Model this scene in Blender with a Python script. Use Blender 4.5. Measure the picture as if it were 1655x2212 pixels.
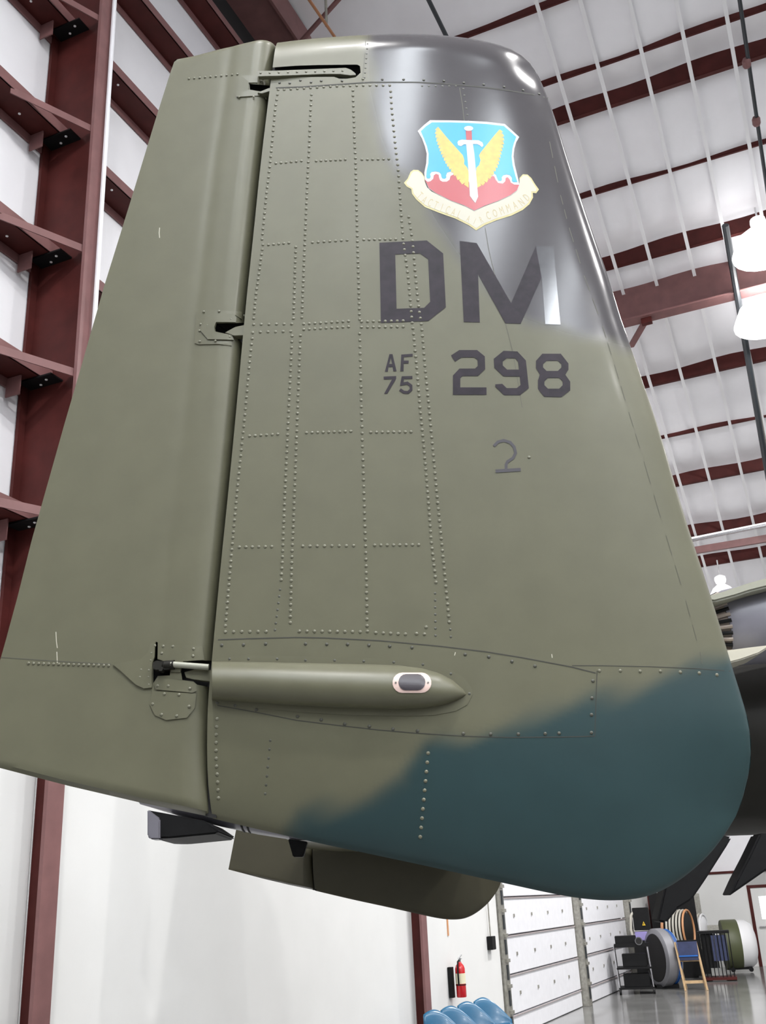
import bpy, bmesh, math, random
import numpy as np
from mathutils import Vector, Matrix
from mathutils.geometry import tessellate_polygon
random.seed(7); np.random.seed(7)
SC = bpy.context.scene
COL = SC.collection
for o in list(bpy.data.objects): bpy.data.objects.remove(o)

# ---------------------------------------------------------------- camera
K = 1.28                       # hangar unit -> metres
H = 1.6 * K                    # camera height
FPX = 2210.0
PITCH = math.atan2(851.0, FPX)
ROLL = math.radians(-2.869)
_ca, _sa = math.cos(ROLL), math.sin(ROLL)
FW = np.array([0, math.cos(PITCH), math.sin(PITCH)])
_u0 = np.array([0, -math.sin(PITCH), math.cos(PITCH)]); _r0 = np.array([1., 0, 0])
RT = _ca * _r0 + _sa * _u0
UP = -_sa * _r0 + _ca * _u0
CAM = np.array([0, 0, H])
cd = bpy.data.cameras.new('camera'); cam = bpy.data.objects.new('camera', cd); COL.objects.link(cam)
cd.sensor_fit = 'HORIZONTAL'; cd.sensor_width = 36.0; cd.lens = FPX / 1655 * 36.0
cd.clip_start = 0.05; cd.clip_end = 300
cam.matrix_world = Matrix(((RT[0], UP[0], -FW[0], 0), (RT[1], UP[1], -FW[1], 0), (RT[2], UP[2], -FW[2], H), (0, 0, 0, 1)))
SC.camera = cam

# ---------------------------------------------------------------- light
SC.view_settings.view_transform = 'Standard'; SC.view_settings.look = 'None'
SC.view_settings.gamma = 1.0; SC.view_settings.use_curve_mapping = False
SC.view_settings.exposure = 0.48
wd = bpy.data.worlds.new('daylight'); SC.world = wd; wd.use_nodes = True
bg = wd.node_tree.nodes['Background']; bg.inputs[0].default_value = (0.93, 0.96, 1.0, 1); bg.inputs[1].default_value = 1.0
LAMP_POWER = 420.0

# ---------------------------------------------------------------- frame helpers
AZ = math.radians(22.73)
WV = np.array([math.sin(AZ), math.cos(AZ), 0]); NV = np.array([math.cos(AZ), -math.sin(AZ), 0]); ZV = np.array([0, 0, 1.])
D0 = -4.256
def hp(w, n, z):               # hangar coordinates: along the wall, out from the wall, up
    return K * (w * WV + (D0 + n) * NV + z * ZV)
def rays(px, py):
    px = np.asarray(px, float); py = np.asarray(py, float)
    return (px - 827.5)[..., None] * RT - (py - 1106.0)[..., None] * UP + FPX * FW
def unproj(px, py, p, nn):
    v = rays(px, py); p = np.asarray(p, float); nn = np.asarray(nn, float)
    return CAM + v * (np.dot(p - CAM, nn) / (v @ nn))[..., None]
def at_wall(px, py, n=0.0):    # -> (w, z) on the plane n
    q = unproj(px, py, hp(0, n, 0), NV); return q @ WV / K, q[..., 2] / K
def at_y(px, py, y): return unproj(px, py, (0, y, 0), (0, 1., 0))
def at_floor(px, py, z=0.0): return unproj(px, py, (0, 0, z), ZV)
def at_w(px, py, w): return unproj(px, py, hp(w, 0, 0), WV)
ROOF_S = 0.42; ROOF_W = 8.2; ROOF_Z = 11.6
_rn = np.array([WV[0] * ROOF_S, WV[1] * ROOF_S, 1.0])
def roof_z(w): return ROOF_Z - ROOF_S * (w - ROOF_W) if w > ROOF_W else ROOF_Z - .06 * (ROOF_W - w)
def at_roof(px, py, drop=0.0):
    q = unproj(px, py, hp(ROOF_W, 0, ROOF_Z - drop), _rn)
    return q @ WV / K, q @ NV / K - D0, q[..., 2] / K

# ---------------------------------------------------------------- materials
def mat(name, col, rough=0.5, metal=0.0, var=0.0, vscale=8.0, bump=0.0, bscale=60.0, emit=None, estr=0.0, spec=0.5, attr=False, coat=0.0):
    m = bpy.data.materials.new(name); m.use_nodes = True
    nt = m.node_tree; b = nt.nodes['Principled BSDF']
    b.inputs['Base Color'].default_value = (*col, 1); b.inputs['Roughness'].default_value = rough
    b.inputs['Metallic'].default_value = metal; b.inputs['Specular IOR Level'].default_value = spec
    b.inputs['Coat Weight'].default_value = coat; b.inputs['Coat Roughness'].default_value = 0.12
    tc = nt.nodes.new('ShaderNodeTexCoord')
    src = None
    if attr:
        a = nt.nodes.new('ShaderNodeAttribute'); a.attribute_name = 'paint'; src = a.outputs['Color']
        rr = nt.nodes.new('ShaderNodeMapRange'); rr.inputs[3].default_value = .42; rr.inputs[4].default_value = .17
        nt.links.new(a.outputs['Alpha'], rr.inputs[0]); nt.links.new(rr.outputs[0], b.inputs['Roughness'])
    if var > 0:
        nz = nt.nodes.new('ShaderNodeTexNoise'); nz.inputs['Scale'].default_value = vscale; nz.inputs['Detail'].default_value = 6
        nt.links.new(tc.outputs['Object'], nz.inputs['Vector'])
        mr = nt.nodes.new('ShaderNodeMapRange'); mr.inputs[1].default_value = .3; mr.inputs[2].default_value = .7
        mr.inputs[3].default_value = 1 - var; mr.inputs[4].default_value = 1 + var
        nt.links.new(nz.outputs['Fac'], mr.inputs[0])
        mx = nt.nodes.new('ShaderNodeMix'); mx.data_type = 'RGBA'; mx.blend_type = 'MULTIPLY'; mx.inputs[0].default_value = 1
        if src is not None: nt.links.new(src, mx.inputs[6])
        else: mx.inputs[6].default_value = (*col, 1)
        nt.links.new(mr.outputs[0], mx.inputs[7]); src = mx.outputs[2]
    if src is not None: nt.links.new(src, b.inputs['Base Color'])
    if bump > 0:
        nb = nt.nodes.new('ShaderNodeTexNoise'); nb.inputs['Scale'].default_value = bscale; nb.inputs['Detail'].default_value = 3
        nt.links.new(tc.outputs['Object'], nb.inputs['Vector'])
        bp = nt.nodes.new('ShaderNodeBump'); bp.inputs['Strength'].default_value = bump; bp.inputs['Distance'].default_value = 0.01
        nt.links.new(nb.outputs['Fac'], bp.inputs['Height']); nt.links.new(bp.outputs[0], b.inputs['Normal'])
    if emit is not None:
        b.inputs['Emission Color'].default_value = (*emit, 1); b.inputs['Emission Strength'].default_value = estr
    return m
OLIVE = (.113, .110, .070); CHAR = (.060, .056, .060); TEAL = (.019, .044, .046)
M = {
 'skin': mat('camouflage_paint', OLIVE, .36, attr=True, var=.05, vscale=9, bump=.05, bscale=2.2, spec=.36, coat=.03),
 'olive': mat('olive_paint', OLIVE, .38, var=.05, vscale=12, spec=.4),
 'rivet': mat('rivet_paint', (.135, .132, .088), .35, spec=.6),
 'screw': mat('screw_paint', (.06, .06, .045), .4, spec=.5),
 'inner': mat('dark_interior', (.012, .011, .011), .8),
 'seam': mat('seam_sealant', (.035, .035, .028), .7),
 'seam_soft': mat('soft_seam', (.075, .074, .052), .6),
 'black': mat('black_marking', (.020, .015, .021), .42, var=.25, vscale=30, spec=.2),
 'blackgloss': mat('glossy_black_patch', (.05, .05, .055), .13, var=.1, vscale=30, spec=.6, coat=1.0),
 'greymark': mat('faded_grey_marking', (.040, .036, .044), .5),
 'white': mat('emblem_white', (.56, .55, .56), .3),
 'blue': mat('emblem_blue', (.010, .33, .54), .3, coat=.1),
 'red': mat('emblem_red', (.40, .045, .055), .3, coat=.1),
 'yellow': mat('emblem_yellow', (.62, .42, .09), .3, var=.12, vscale=60),
 'paleyellow': mat('emblem_pale_yellow', (.50, .44, .20), .35),
 'cream': mat('emblem_cream', (.50, .475, .385), .35),
 'ribtext': mat('ribbon_lettering', (.46, .39, .22), .4),
 'steelgrey': mat('blade_grey', (.55, .53, .55), .35),
 'rust': mat('red_oxide_steel', (.070, .014, .012), .6, var=.18, vscale=5, spec=.2),
 'rust2': mat('red_oxide_steel_flange', (.20, .095, .092), .5, var=.12, vscale=5, spec=.4),
 'insul': mat('white_insulation_facing', (.88, .875, .90), .5, var=.02, vscale=3, bump=.12, bscale=2.0),
 'liner': mat('white_wall_liner', (.74, .74, .725), .55, var=.02, vscale=2),
 'greyliner': mat('grey_wall_liner', (.07, .07, .072), .6),
 'strap': mat('white_strap', (.82, .82, .83), .4),
 'panel': mat('door_panel_white', (.80, .80, .83), .4, var=.03),
 'galv': mat('galvanised_track', (.36, .35, .31), .4, metal=.6, var=.2, vscale=20),
 'joint': mat('panel_joint', (.38, .33, .33), .6),
 'conduit': mat('white_conduit', (.85, .85, .88), .35),
 'floor': mat('polished_concrete', (.19, .19, .185), .12, var=.25, vscale=1.3, bump=.02, spec=.5),
 'dark': mat('dark_equipment', (.007, .007, .0075), .55, var=.2, vscale=20, spec=.2),
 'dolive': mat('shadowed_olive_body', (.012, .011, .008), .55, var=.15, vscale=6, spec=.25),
 'greybody': mat('grey_engine_skin', (.19, .185, .215), .3, var=.06, vscale=4),
 'beige': mat('beige_fairing', (.30, .30, .24), .4),
 'tan': mat('tan_petal', (.30, .25, .21), .4),
 'steel': mat('brushed_steel', (.30, .30, .32), .35, metal=.4),
 'chrome': mat('chrome', (.7, .7, .72), .15, metal=1),
 'pipe': mat('black_pipe', (.025, .03, .035), .4),
 'copper': mat('copper_cable', (.33, .14, .06), .4),
 'fred': mat('extinguisher_red', (.55, .01, .015), .25, coat=.5),
 'label': mat('label_paper', (.75, .70, .50), .5),
 'seat': mat('blue_plastic', (.012, .12, .24), .3, coat=.2),
 'wood': mat('light_wood', (.55, .38, .21), .5, var=.15, vscale=10),
 'navy': mat('navy_board', (.03, .04, .10), .5, var=.2),
 'olivedrum': mat('olive_drab_canister', (.08, .09, .04), .5),
 'hose': mat('pale_ribbed_duct', (.50, .48, .42), .5),
 'orange': mat('orange_ring', (.62, .30, .14), .5),
 'bluestripe': mat('blue_stripe', (.02, .14, .5), .35),
 'violet': mat('violet_case', (.28, .24, .5), .4),
 'sign_yellow': mat('warning_yellow', (.85, .55, .03), .4),
 'glass': mat('window_glow', (.8, .85, .9), .2, emit=(.85, .93, 1), estr=1.3),
 'lampglow': mat('lamp_glow', (1, 1, 1), .4, emit=(1, 1, 1), estr=7),
 'lampbody': mat('lamp_body', (.85, .85, .87), .3, emit=(1, 1, 1), estr=.5),
 'lampglow2': mat('lit_shade', (1, 1, 1), .4, emit=(1, 1, 1), estr=2.5),
 'glowstrip': mat('added_glow_panel', (.9, .92, .95), .4, emit=(.9, .95, 1.0), estr=19),
 'portring': mat('pale_pink_ring', (.60, .44, .39), .4),
 'portglass': mat('dark_lens', (.045, .038, .045), .35),
}

# ---------------------------------------------------------------- object helpers
WL = {}
def tag(o, label=None, cat=None, group=None, kind=None):
    if label: o['label'] = label
    if cat: o['category'] = cat
    if group: o['group'] = group
    if kind: o['kind'] = kind
    return o
def thing(name, loc, label, cat, group=None):
    o = bpy.data.objects.new(name, None); COL.objects.link(o); o.location = loc; o.empty_display_size = .1
    WL[o] = np.array(loc, float); return tag(o, label, cat, group)
def place(name, me, parent, origin=None):
    """link mesh whose vertices are in world space"""
    if origin is None:
        if parent is not None: origin = WL[parent]
        else:
            co = np.empty(len(me.vertices) * 3); me.vertices.foreach_get('co', co); co = co.reshape(-1, 3)
            origin = np.array([co[:, 0].mean(), co[:, 1].mean(), co[:, 2].min()])
    me.transform(Matrix.Translation(Vector(-np.asarray(origin))))
    o = bpy.data.objects.new(name, me); COL.objects.link(o)
    if parent is not None:
        o.parent = parent; o.location = Vector(np.asarray(origin) - WL[parent])
    else: o.location = Vector(origin)
    WL[o] = np.array(origin, float)
    return o
class MB:
    def __init__(s): s.v = []; s.f = []; s.fm = []; s.m = 0
    def add(s, vs, fs):
        b = len(s.v); s.v += [tuple(map(float, x)) for x in vs]
        for f in fs: s.f.append([b + i for i in f]); s.fm.append(s.m)
    def box(s, c, ax, ay, az):   # centre and three half-vectors
        c, ax, ay, az = [np.asarray(t, float) for t in (c, ax, ay, az)]
        vs = [c + i * ax + j * ay + k * az for k in (-1, 1) for j in (-1, 1) for i in (-1, 1)]
        s.add(vs, [(0, 2, 3, 1), (4, 5, 7, 6), (0, 1, 5, 4), (2, 6, 7, 3), (0, 4, 6, 2), (1, 3, 7, 5)]); return s
    def hbox(s, w0, w1, n0, n1, z0, z1):
        return s.box(hp((w0 + w1) / 2, (n0 + n1) / 2, (z0 + z1) / 2), K * (w1 - w0) / 2 * WV, K * (n1 - n0) / 2 * NV, K * (z1 - z0) / 2 * ZV)
    def tube(s, pts, r, n=10, cap=True):
        pts = [np.asarray(p, float) for p in pts]; rr = r if hasattr(r, '__len__') else [r] * len(pts)
        rings = []; prev = None
        for i, p in enumerate(pts):
            t = pts[min(i + 1, len(pts) - 1)] - pts[max(i - 1, 0)]; t /= np.linalg.norm(t)
            if prev is None:
                a = np.cross(t, ZV if abs(t[2]) < .9 else np.array([1., 0, 0]))
            else: a = prev - t * np.dot(prev, t)
            a /= np.linalg.norm(a); prev = a; b = np.cross(t, a)
            rings.append([p + rr[i] * (math.cos(2 * math.pi * k / n) * a + math.sin(2 * math.pi * k / n) * b) for k in range(n)])
        vs = [q for R_ in rings for q in R_]; fs = []
        for i in range(len(pts) - 1):
            for k in range(n): fs.append((i * n + k, i * n + (k + 1) % n, (i + 1) * n + (k + 1) % n, (i + 1) * n + k))
        if cap: fs.append(tuple(range(n - 1, -1, -1))); fs.append(tuple((len(pts) - 1) * n + k for k in range(n)))
        s.add(vs, fs); return s
    def lathe(s, c, ax, prof, n=20):   # prof: (distance along ax, radius)
        ax = np.asarray(ax, float); ax /= np.linalg.norm(ax)
        return s.tube([np.asarray(c) + ax * t for t, r in prof], [max(r, 1e-4) for t, r in prof], n)
    def torus(s, c, ax, R_, r, n=24, k=8):
        ax = np.asarray(ax, float); ax /= np.linalg.norm(ax)
        a = np.cross(ax, ZV); a /= np.linalg.norm(a); b = np.cross(ax, a); vs = []; fs = []
        for i in range(n):
            d = math.cos(2 * math.pi * i / n) * a + math.sin(2 * math.pi * i / n) * b
            for j in range(k): vs.append(np.asarray(c) + d * (R_ + r * math.cos(2 * math.pi * j / k)) + ax * r * math.sin(2 * math.pi * j / k))
        for i in range(n):
            for j in range(k): fs.append((i * k + j, i * k + (j + 1) % k, ((i + 1) % n) * k + (j + 1) % k, ((i + 1) % n) * k + j))
        s.add(vs, fs); return s
    def prism(s, pts, vec):
        pts = [np.asarray(p, float) for p in pts]; n = len(pts); vec = np.asarray(vec, float)
        vs = pts + [p + vec for p in pts]
        fs = [tuple(range(n)), tuple(range(2 * n - 1, n - 1, -1))] + [(i, i + n, (i + 1) % n + n, (i + 1) % n) for i in range(n)]
        s.add(vs, fs); return s
    def build(s, name, m, parent=None, smooth=False, bevel=0.0, angle=40, origin=None):
        me = bpy.data.meshes.new(name); me.from_pydata(s.v, [], s.f)
        ms = m if isinstance(m, (list, tuple)) else [m]
        for q in ms: me.materials.append(M[q])
        if len(ms) > 1: me.polygons.foreach_set('material_index', s.fm)
        bm = bmesh.new(); bm.from_mesh(me)
        if bevel > 0:
            bmesh.ops.bevel(bm, geom=list(bm.edges), offset=bevel, segments=2, affect='EDGES', clamp_overlap=True)
        bmesh.ops.recalc_face_normals(bm, faces=bm.faces); bm.to_mesh(me); bm.free()
        if smooth:
            me.polygons.foreach_set('use_smooth', [True] * len(me.polygons))
            me.set_sharp_from_angle(angle=math.radians(angle))
        return place(name, me, parent, origin)
def struct(name, mb, m, parent=None, **kw):
    o = mb.build(name, m, parent, **kw)
    if parent is None: o['kind'] = 'structure'
    return o

# ================================================================= SETTING
W_END = 25.5; W_BACK = -9.0; N_FAR = 17.0; N_INS = -.36
floor = struct('floor', MB().hbox(W_BACK, W_END + .3, -.6, N_FAR, -.15, 0), 'floor')
# long wall: insulated upper part, smooth lower liner
def wall_poly(n, w0, w1, z0, z1f):
    pass
mb = MB()
wl = [W_BACK, ROOF_W] + list(np.linspace(ROOF_W, W_END + .3, 5))[1:]
pts = [hp(w, N_INS, 2.9) for w in (W_BACK, W_END + .3)] + [hp(w, N_INS, roof_z(w) + .45) for w in wl[::-1]]
mb.prism(pts, -K * .12 * NV)
wall_left = struct('wall_left', mb, 'insul')
# lower liner boards, with the door openings left free
LZ = 2.62
boards = [-9.0, -6.3, -3.5, -.6, 2.3, 4.77, 10.35, 13.2]
for a, b in zip(boards[:-1], boards[1:]):
    struct('liner_board', MB().hbox(a + .003, b - .003, -.1, 0, 0, LZ), 'liner', wall_left, bevel=.004)
for a, b in ((21.75, 23.6), (23.6, W_END)):
    struct('liner_board', MB().hbox(a + .003, b - .003, -.1, 0, 0, LZ), 'liner', wall_left, bevel=.004)
struct('liner_board', MB().hbox(13.2, 21.75, -.1, 0, 2.53, LZ), 'liner', wall_left, bevel=.004)
struct('liner_cap', MB().hbox(W_BACK, W_END, N_INS - .02, .01, LZ, LZ + .03), 'liner', wall_left)
struct('back_board', MB().hbox(13.2, 21.75, -.34, -.30, 0, 2.6), 'liner', wall_left)
# baseboard strip
for a, b in ((W_BACK, 13.2), (21.75, W_END)):
    struct('baseboard_left', MB().hbox(a, b, 0, .012, 0, .07), 'joint', wall_left)
# Z girts: one object each, between and past the columns
GZ = [4.0, 5.02, 6.0, 7.05, 8.12, 9.2, 10.2]
for gz in GZ:
    if gz < 10.9:
        m_ = MB(); m_.hbox(W_BACK, W_END, N_INS + .005, -.13, gz - .012, gz + .012)
        g = m_.build('wall_girt', 'rust', wall_left)
        m_ = MB(); m_.hbox(W_BACK, W_END, -.14, -.125, gz - .012, gz + .075); m_.hbox(W_BACK, W_END, N_INS + .005, N_INS + .02, gz - .08, gz)
        m_.build('girt_flange', 'rust2', wall_left)
# strip coloured black for the shadowed gap, then the deep beam under the roof
struct('shadow_band', MB().hbox(W_BACK, W_END, N_INS + .004, N_INS + .03, 10.42, 10.95), 'inner', wall_left)
m_ = MB(); m_.hbox(W_BACK, 12, N_INS, .12, 10.98, 11.02); m_.hbox(W_BACK, 12, .10, .13, 10.92, 11.30)
m_.build('eave_beam', ['rust2'], wall_left)
# insulation pillows hanging on the wall between girts
# columns
def column(w0, zt, label, near=False):
    c = thing('steel_column', hp(w0, -.1, 0), label, 'column', 'red oxide steel columns along the long wall')
    MB().hbox(w0 - .01, w0 + .01, N_INS + .03, .115, 0, zt).build('web', 'rust', c)
    MB().hbox(w0 - .07, w0 + .07, .11, .135, 0, zt).build('inner_flange', 'rust2', c)
    MB().hbox(w0 - .07, w0 + .07, N_INS + .01, N_INS + .035, 0, zt).build('outer_flange', 'rust', c)
    MB().hbox(w0 - .14, w0 + .14, -.3, .16, 0, .02).build('base_plate', 'rust', c)
    if near:
        for gz in GZ:
            m_ = MB()
            for sgn in (-1,):
                a = hp(w0 + sgn * .06, .10, gz - .02); b = hp(w0 + sgn * .62, -.14, gz - .03)
                d = (b - a) / 2; sd = np.cross(d, ZV); sd /= np.linalg.norm(sd)
                m_.box((a + b) / 2, d, sd * .004 * K, ZV * .028 * K)
                m_.box((a + b) / 2 + ZV * .028 * K + sd * .025 * K, d, sd * .028 * K, ZV * .003 * K)
                m_.build('flange_brace', 'rust2', c); m_ = MB()
            MB().hbox(w0 - .13, w0 - .01, -.30, -.03, gz - .03, gz - .018).build('girt_clip', 'dark', c)
            MB().hbox(w0 - .2, w0 - .19, -.34, -.22, gz - .16, gz - .02).build('clip_plate', 'rust2', c)
            for dw, dn in ((-.42, -.24), (-.16, -.27), (-.05, -.18), (.42, -.22), (.55, -.18), (-.09, -.10)):
                MB().lathe(hp(w0 + dw, dn, gz - .034), -ZV, [(0, .013), (.006, .013), (.01, .006)], 8).build('light_hole', 'strap', c)  # pale discs stand in for light showing through holes in the girts
    return c
column(4.79, 11.2, 'nearest red oxide steel column, with angled braces, at the left of the picture', True)
column(10.38, 10.5, 'red oxide steel column on the white wall left of the fire extinguisher')
column(23.75, 4.9, 'farthest red oxide steel column, right of the roll-up doors')
tag(MB().tube([hp(4.83, .162, 3.6), hp(4.83, .162, 6), hp(4.83, .162, 10.2)], .022, 8).build('conduit', 'conduit', smooth=True), 'thin white conduit running up the face of the nearest steel column', 'conduit')
# end wall
mb = MB(); mb.hbox(W_END + .2, W_END + .35, N_INS, N_FAR, 1.95, 5.0)
wall_back = struct('wall_back', mb, 'insul')
struct('liner_board', MB().hbox(W_END, W_END + .1, -.05, 5.02, 0, 1.93), 'liner', wall_back, bevel=.004)
struct('liner_board', MB().hbox(W_END, W_END + .1, 6.02, N_FAR, 0, 1.93), 'liner', wall_back, bevel=.004)
struct('wall_girt', MB().hbox(W_END - .03, W_END + .3, -.2, N_FAR, 1.93, 1.98), 'rust', wall_back)
for z in (3.0, 4.0): struct('wall_girt', MB().hbox(W_END, W_END + .3, -.2, N_FAR, z, z + .05), 'rust', wall_back)

# wall behind the camera, with a row of high windows
wall_front = struct('wall_front', MB().hbox(W_BACK - .3, W_BACK, N_INS, N_FAR, 0, 6.4), 'greyliner')
for k in range(6):
    struct('window_pier', MB().hbox(W_BACK - .25, W_BACK, N_INS + k * 3.3, min(N_INS + k * 3.3 + 1.3, N_FAR), 6.4, 10.2), 'insul', wall_front)
    MB().hbox(W_BACK - .2, W_BACK - .15, N_INS + k * 3.3 + 1.3, min(N_INS + k * 3.3 + 3.3, N_FAR), 8.2, 8.3).build('window_bar', 'rust', wall_front)
# far side of the hangar, right of the camera: solid below, high windows above
wall_right = struct('wall_right', MB().hbox(W_BACK, W_END + .3, N_FAR, N_FAR + .3, 0, 3.6), 'greyliner')
for k in range(9):
    struct('window_pier', MB().hbox(W_BACK + k * 3.7, W_BACK + k * 3.7 + 1.2, N_FAR, N_FAR + .25, 3.6, min(roof_z(W_BACK + k * 3.7 + .6) + .2, 12)), 'insul', wall_right)
# roof -------------------------------------------------------------
PUR = [((1150, 22), (1235, 2), .05), ((1169, 165), (1655, 44), .05), ((1197, 250), (1655, 136), .24), ((1254, 415), (1655, 323), .06), ((1305, 570), (1655, 500), .24),
       ((1389, 833), (1655, 780), .22), ((1434, 943), (1633, 908), .02), ((1460, 1048), (1646, 1015), .22), ((1495, 1155), (1655, 1132), .24), ((1516, 1223), (1655, 1201), .22)]
DROP = .30
pw = []
for a, b, d in PUR:
    wa = at_roof(*a, DROP)[0]; wb = at_roof(*b, DROP)[0]; pw.append(((wa + wb) / 2, d))
print('purlins', [(round(float(a), 2), b) for a, b in pw])
extra = [(w, .05) for w in (-8.4, -1, .5, 2, 3.5, 5, 6.5, 7.6)] + [(w, .2) for w in (19.8, 21.3, 22.8, 24.3)]
GLOW_N = [3.5, 6.45, 9.4, 12.8, 15.5]; SW = .42  # glowing roof strips added behind the camera for fin highlights and top light
rw = np.concatenate([[W_BACK, -7.8, -7.2, -6.6, -6.0, -5.4, -4.8, -4.2, -3.6], np.arange(-3.0, ROOF_W, .6), np.arange(ROOF_W, W_END + .4, .11)]); rn = np.array(sorted(list(np.arange(N_INS - .1, 8, .26)) + list(np.linspace(8.25, N_FAR, 12)) + [q + e for q in GLOW_N for e in (-SW, SW)]))
def ins_z(w, n):
    z = roof_z(w) - DROP + .075
    for q, d in pw:
        if d > .15:
            z += (d - .09) * math.exp(-max(0, (q - w)) ** 2 / .10) * (1 if w <= q else math.exp(-((w - q) / .12) ** 2))
        # quilted sag between purlins
    z += -.035 * math.sin(n * 1.9 + 1.2 * math.sin(w * .8)) ** 2 - .02 * math.sin(w * 3.1 + n)
    return z
vs = [hp(w, n, ins_z(w, n)) for w in rw for n in rn]; nn_ = len(rn)
fs = [(i * nn_ + j, i * nn_ + j + 1, (i + 1) * nn_ + j + 1, (i + 1) * nn_ + j) for i in range(len(rw) - 1) for j in range(nn_ - 1)
      if not (-7.81 < rw[i] < -3.5 and any(abs((rn[j] + rn[j + 1]) / 2 - q) < SW for q in GLOW_N))]
mb = MB(); mb.add(vs, fs)
me_c = struct('ceiling', mb, 'insul', smooth=True, angle=60)
for k, q in enumerate(GLOW_N):
    m_ = MB(); m_.box((hp(-7.9, q, ins_z(-7.9, 0) + .1) + hp(-2.9, q, ins_z(-2.9, 0) + .1)) / 2, (hp(-2.9, q, ins_z(-2.9, 0)) - hp(-7.9, q, ins_z(-7.9, 0))) / 2, NV * (SW + .05) * K, ZV * .01)
    m_.build('glow_panel', 'glowstrip', me_c)
sm = me_c.modifiers.new('thick', 'SOLIDIFY'); sm.thickness = .08; sm.offset = 1
for w, d in pw + extra:
    zb = roof_z(w) - DROP
    m_ = MB(); m_.hbox(w - .012, w + .012, N_INS, N_FAR, zb, zb + max(d, .1) + .05); m_.hbox(w - .012, w + (.045 if d > .1 else .012), N_INS, N_FAR, zb - .008, zb + .008)
    m_.build('purlin', 'rust', me_c)
# straps under the purlins
for px, py in ((1204, 155), (1288, 128), (1384, 103), (1477, 80), (1574, 57)):
    n = float(at_roof(px, py, DROP + .01)[1])
    for k in range(1):
        mb = MB()
        ws = np.arange(ROOF_W + .4, 20, .5)
        mb.box((hp(ROOF_W, n, roof_z(ROOF_W) - DROP - .02) + hp(W_END, n, roof_z(W_END) - DROP - .02)) / 2,
               (hp(W_END, n, roof_z(W_END) - DROP) - hp(ROOF_W, n, roof_z(ROOF_W) - DROP)) / 2, NV * .022 * K, ZV * .004)
        mb.build('strap', 'strap', me_c)
for n in (5.6, 7.3):
    MB().box((hp(ROOF_W, n, roof_z(ROOF_W) - DROP - .02) + hp(W_END, n, roof_z(W_END) - DROP - .02)) / 2,
             (hp(W_END, n, roof_z(W_END) - DROP) - hp(ROOF_W, n, roof_z(ROOF_W) - DROP)) / 2, NV * .022 * K, ZV * .004).build('strap', 'strap', me_c)
# main rafter with knee brace
wr = float(at_roof(1348, 698, .75)[0]); zr = roof_z(wr)
t = thing('roof_beam', hp(wr, 3, zr - .75), 'deep red oxide roof beam with a knee brace below it', 'beam')
MB().hbox(wr - .015, wr + .015, N_INS, N_FAR, zr - .75, zr - .2).build('web', 'rust2', t)
MB().hbox(wr - .1, wr + .1, N_INS, N_FAR, zr - .77, zr - .745).build('bottom_flange', 'rust2', t)
q = at_roof(1397, 690, .76); e_ = at_w(1362, 750, wr + .55)
MB().box((hp(wr, q[1], zr - .78) + e_) / 2, (hp(wr, q[1], zr - .78) - e_) / 2, NV * .05 * K, np.cross(hp(wr, q[1], zr - .78) - e_, NV) / np.linalg.norm(hp(wr, q[1], zr - .78) - e_) * .02).build('knee_brace', 'rust2', t)
MB().hbox(wr - .04, wr + .04, q[1] - .07, q[1] + .07, zr - .85, zr - .74).build('brace_plate', 'rust', t)
# lower beam, far; bright tube stands in for its lit top flange
w2 = float(at_roof(1497, 1190, .7)[0]); z2 = float(at_roof(1497, 1190, .7)[2])
tag(MB().hbox(w2 - .03, w2 + .03, .5, 8, z2 - .06, z2 + .06).build('cross_beam', 'rust2'), 'slim red cross beam under the far end of the roof', 'beam')
a = at_w(1490, 1168, w2 - .1); b = at_w(1658, 1134, w2 - .1)
b = b + (b - a) * .6
t = thing('lit_flange', (a + b) / 2, 'long bright tube standing in for the lit top flange of the far cross beam', 'lamp')
MB().tube([a, b], .035, 10).build('tube', 'chrome', t, smooth=True)
MB().tube([a + ZV * .05, b + ZV * .05], .02, 6).build('flange_glow', 'lampbody', t)

# ceiling pipes and cables --------------------------------------------------
def roofline(px0, px1, r, name, mname, label, cat, drop=.9, ext=(0.0, 0.0)):
    A = at_roof(*px0, drop); B = at_roof(*px1, drop)
    A = hp(*A); B = hp(*B); d = B - A
    A = A - d * ext[0]; B = B + d * ext[1]
    return tag(MB().tube([A, A * .5 + B * .5, B], r, 8).build(name, mname, smooth=True), label, cat), A, B
p, A, B = roofline((1598, 0), (1652, 372), .028, 'sprinkler_pipe', 'pipe', 'slim black sprinkler pipe with two red couplings under the roof', 'pipe', .7, (.3, .8))
for i_, (x, y) in enumerate(((1613, 136), (1634, 262))):
    q = hp(*at_roof(x, y, .7)); dd = (B - A) / np.linalg.norm(B - A)
    tag(MB().lathe(q - dd * .07, dd, [(0, .045), (.03, .06), (.11, .06), (.14, .045)], 10).build('pipe_coupling', 'rust2'), ['red coupling on the black sprinkler pipe, the upper one', 'red coupling on the black sprinkler pipe, the lower one'][i_], 'coupling', 'couplings on the sprinkler pipe')
roofline((1572, 515), (1652, 985), .055, 'drain_pipe', 'pipe', 'thick dark pipe running down the roof slope beside the bright lamps', 'pipe', .8, (.05, .3))
roofline((1580, 560), (1668, 1040), .03, 'cable_tray', 'galv', 'narrow grey rail running beside the thick dark pipe', 'rail', .75, (.05, .3))
roofline((926, 0), (970, 90), .03, 'hanging_cable', 'pipe', 'black cable crossing the roof above the fin tip', 'cable', 2.0, (.6, .6))
roofline((668, 0), (730, 90), .02, 'copper_cable', 'copper', 'copper coloured cable above the middle of the tail fin', 'cable', 2.2, (.6, .6))
roofline((735, -5), (648, 92), .035, 'cross_rod', 'rust2', 'brown diagonal brace rod beside the copper coloured cable', 'brace', 1.0, (.2, .2))
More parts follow.
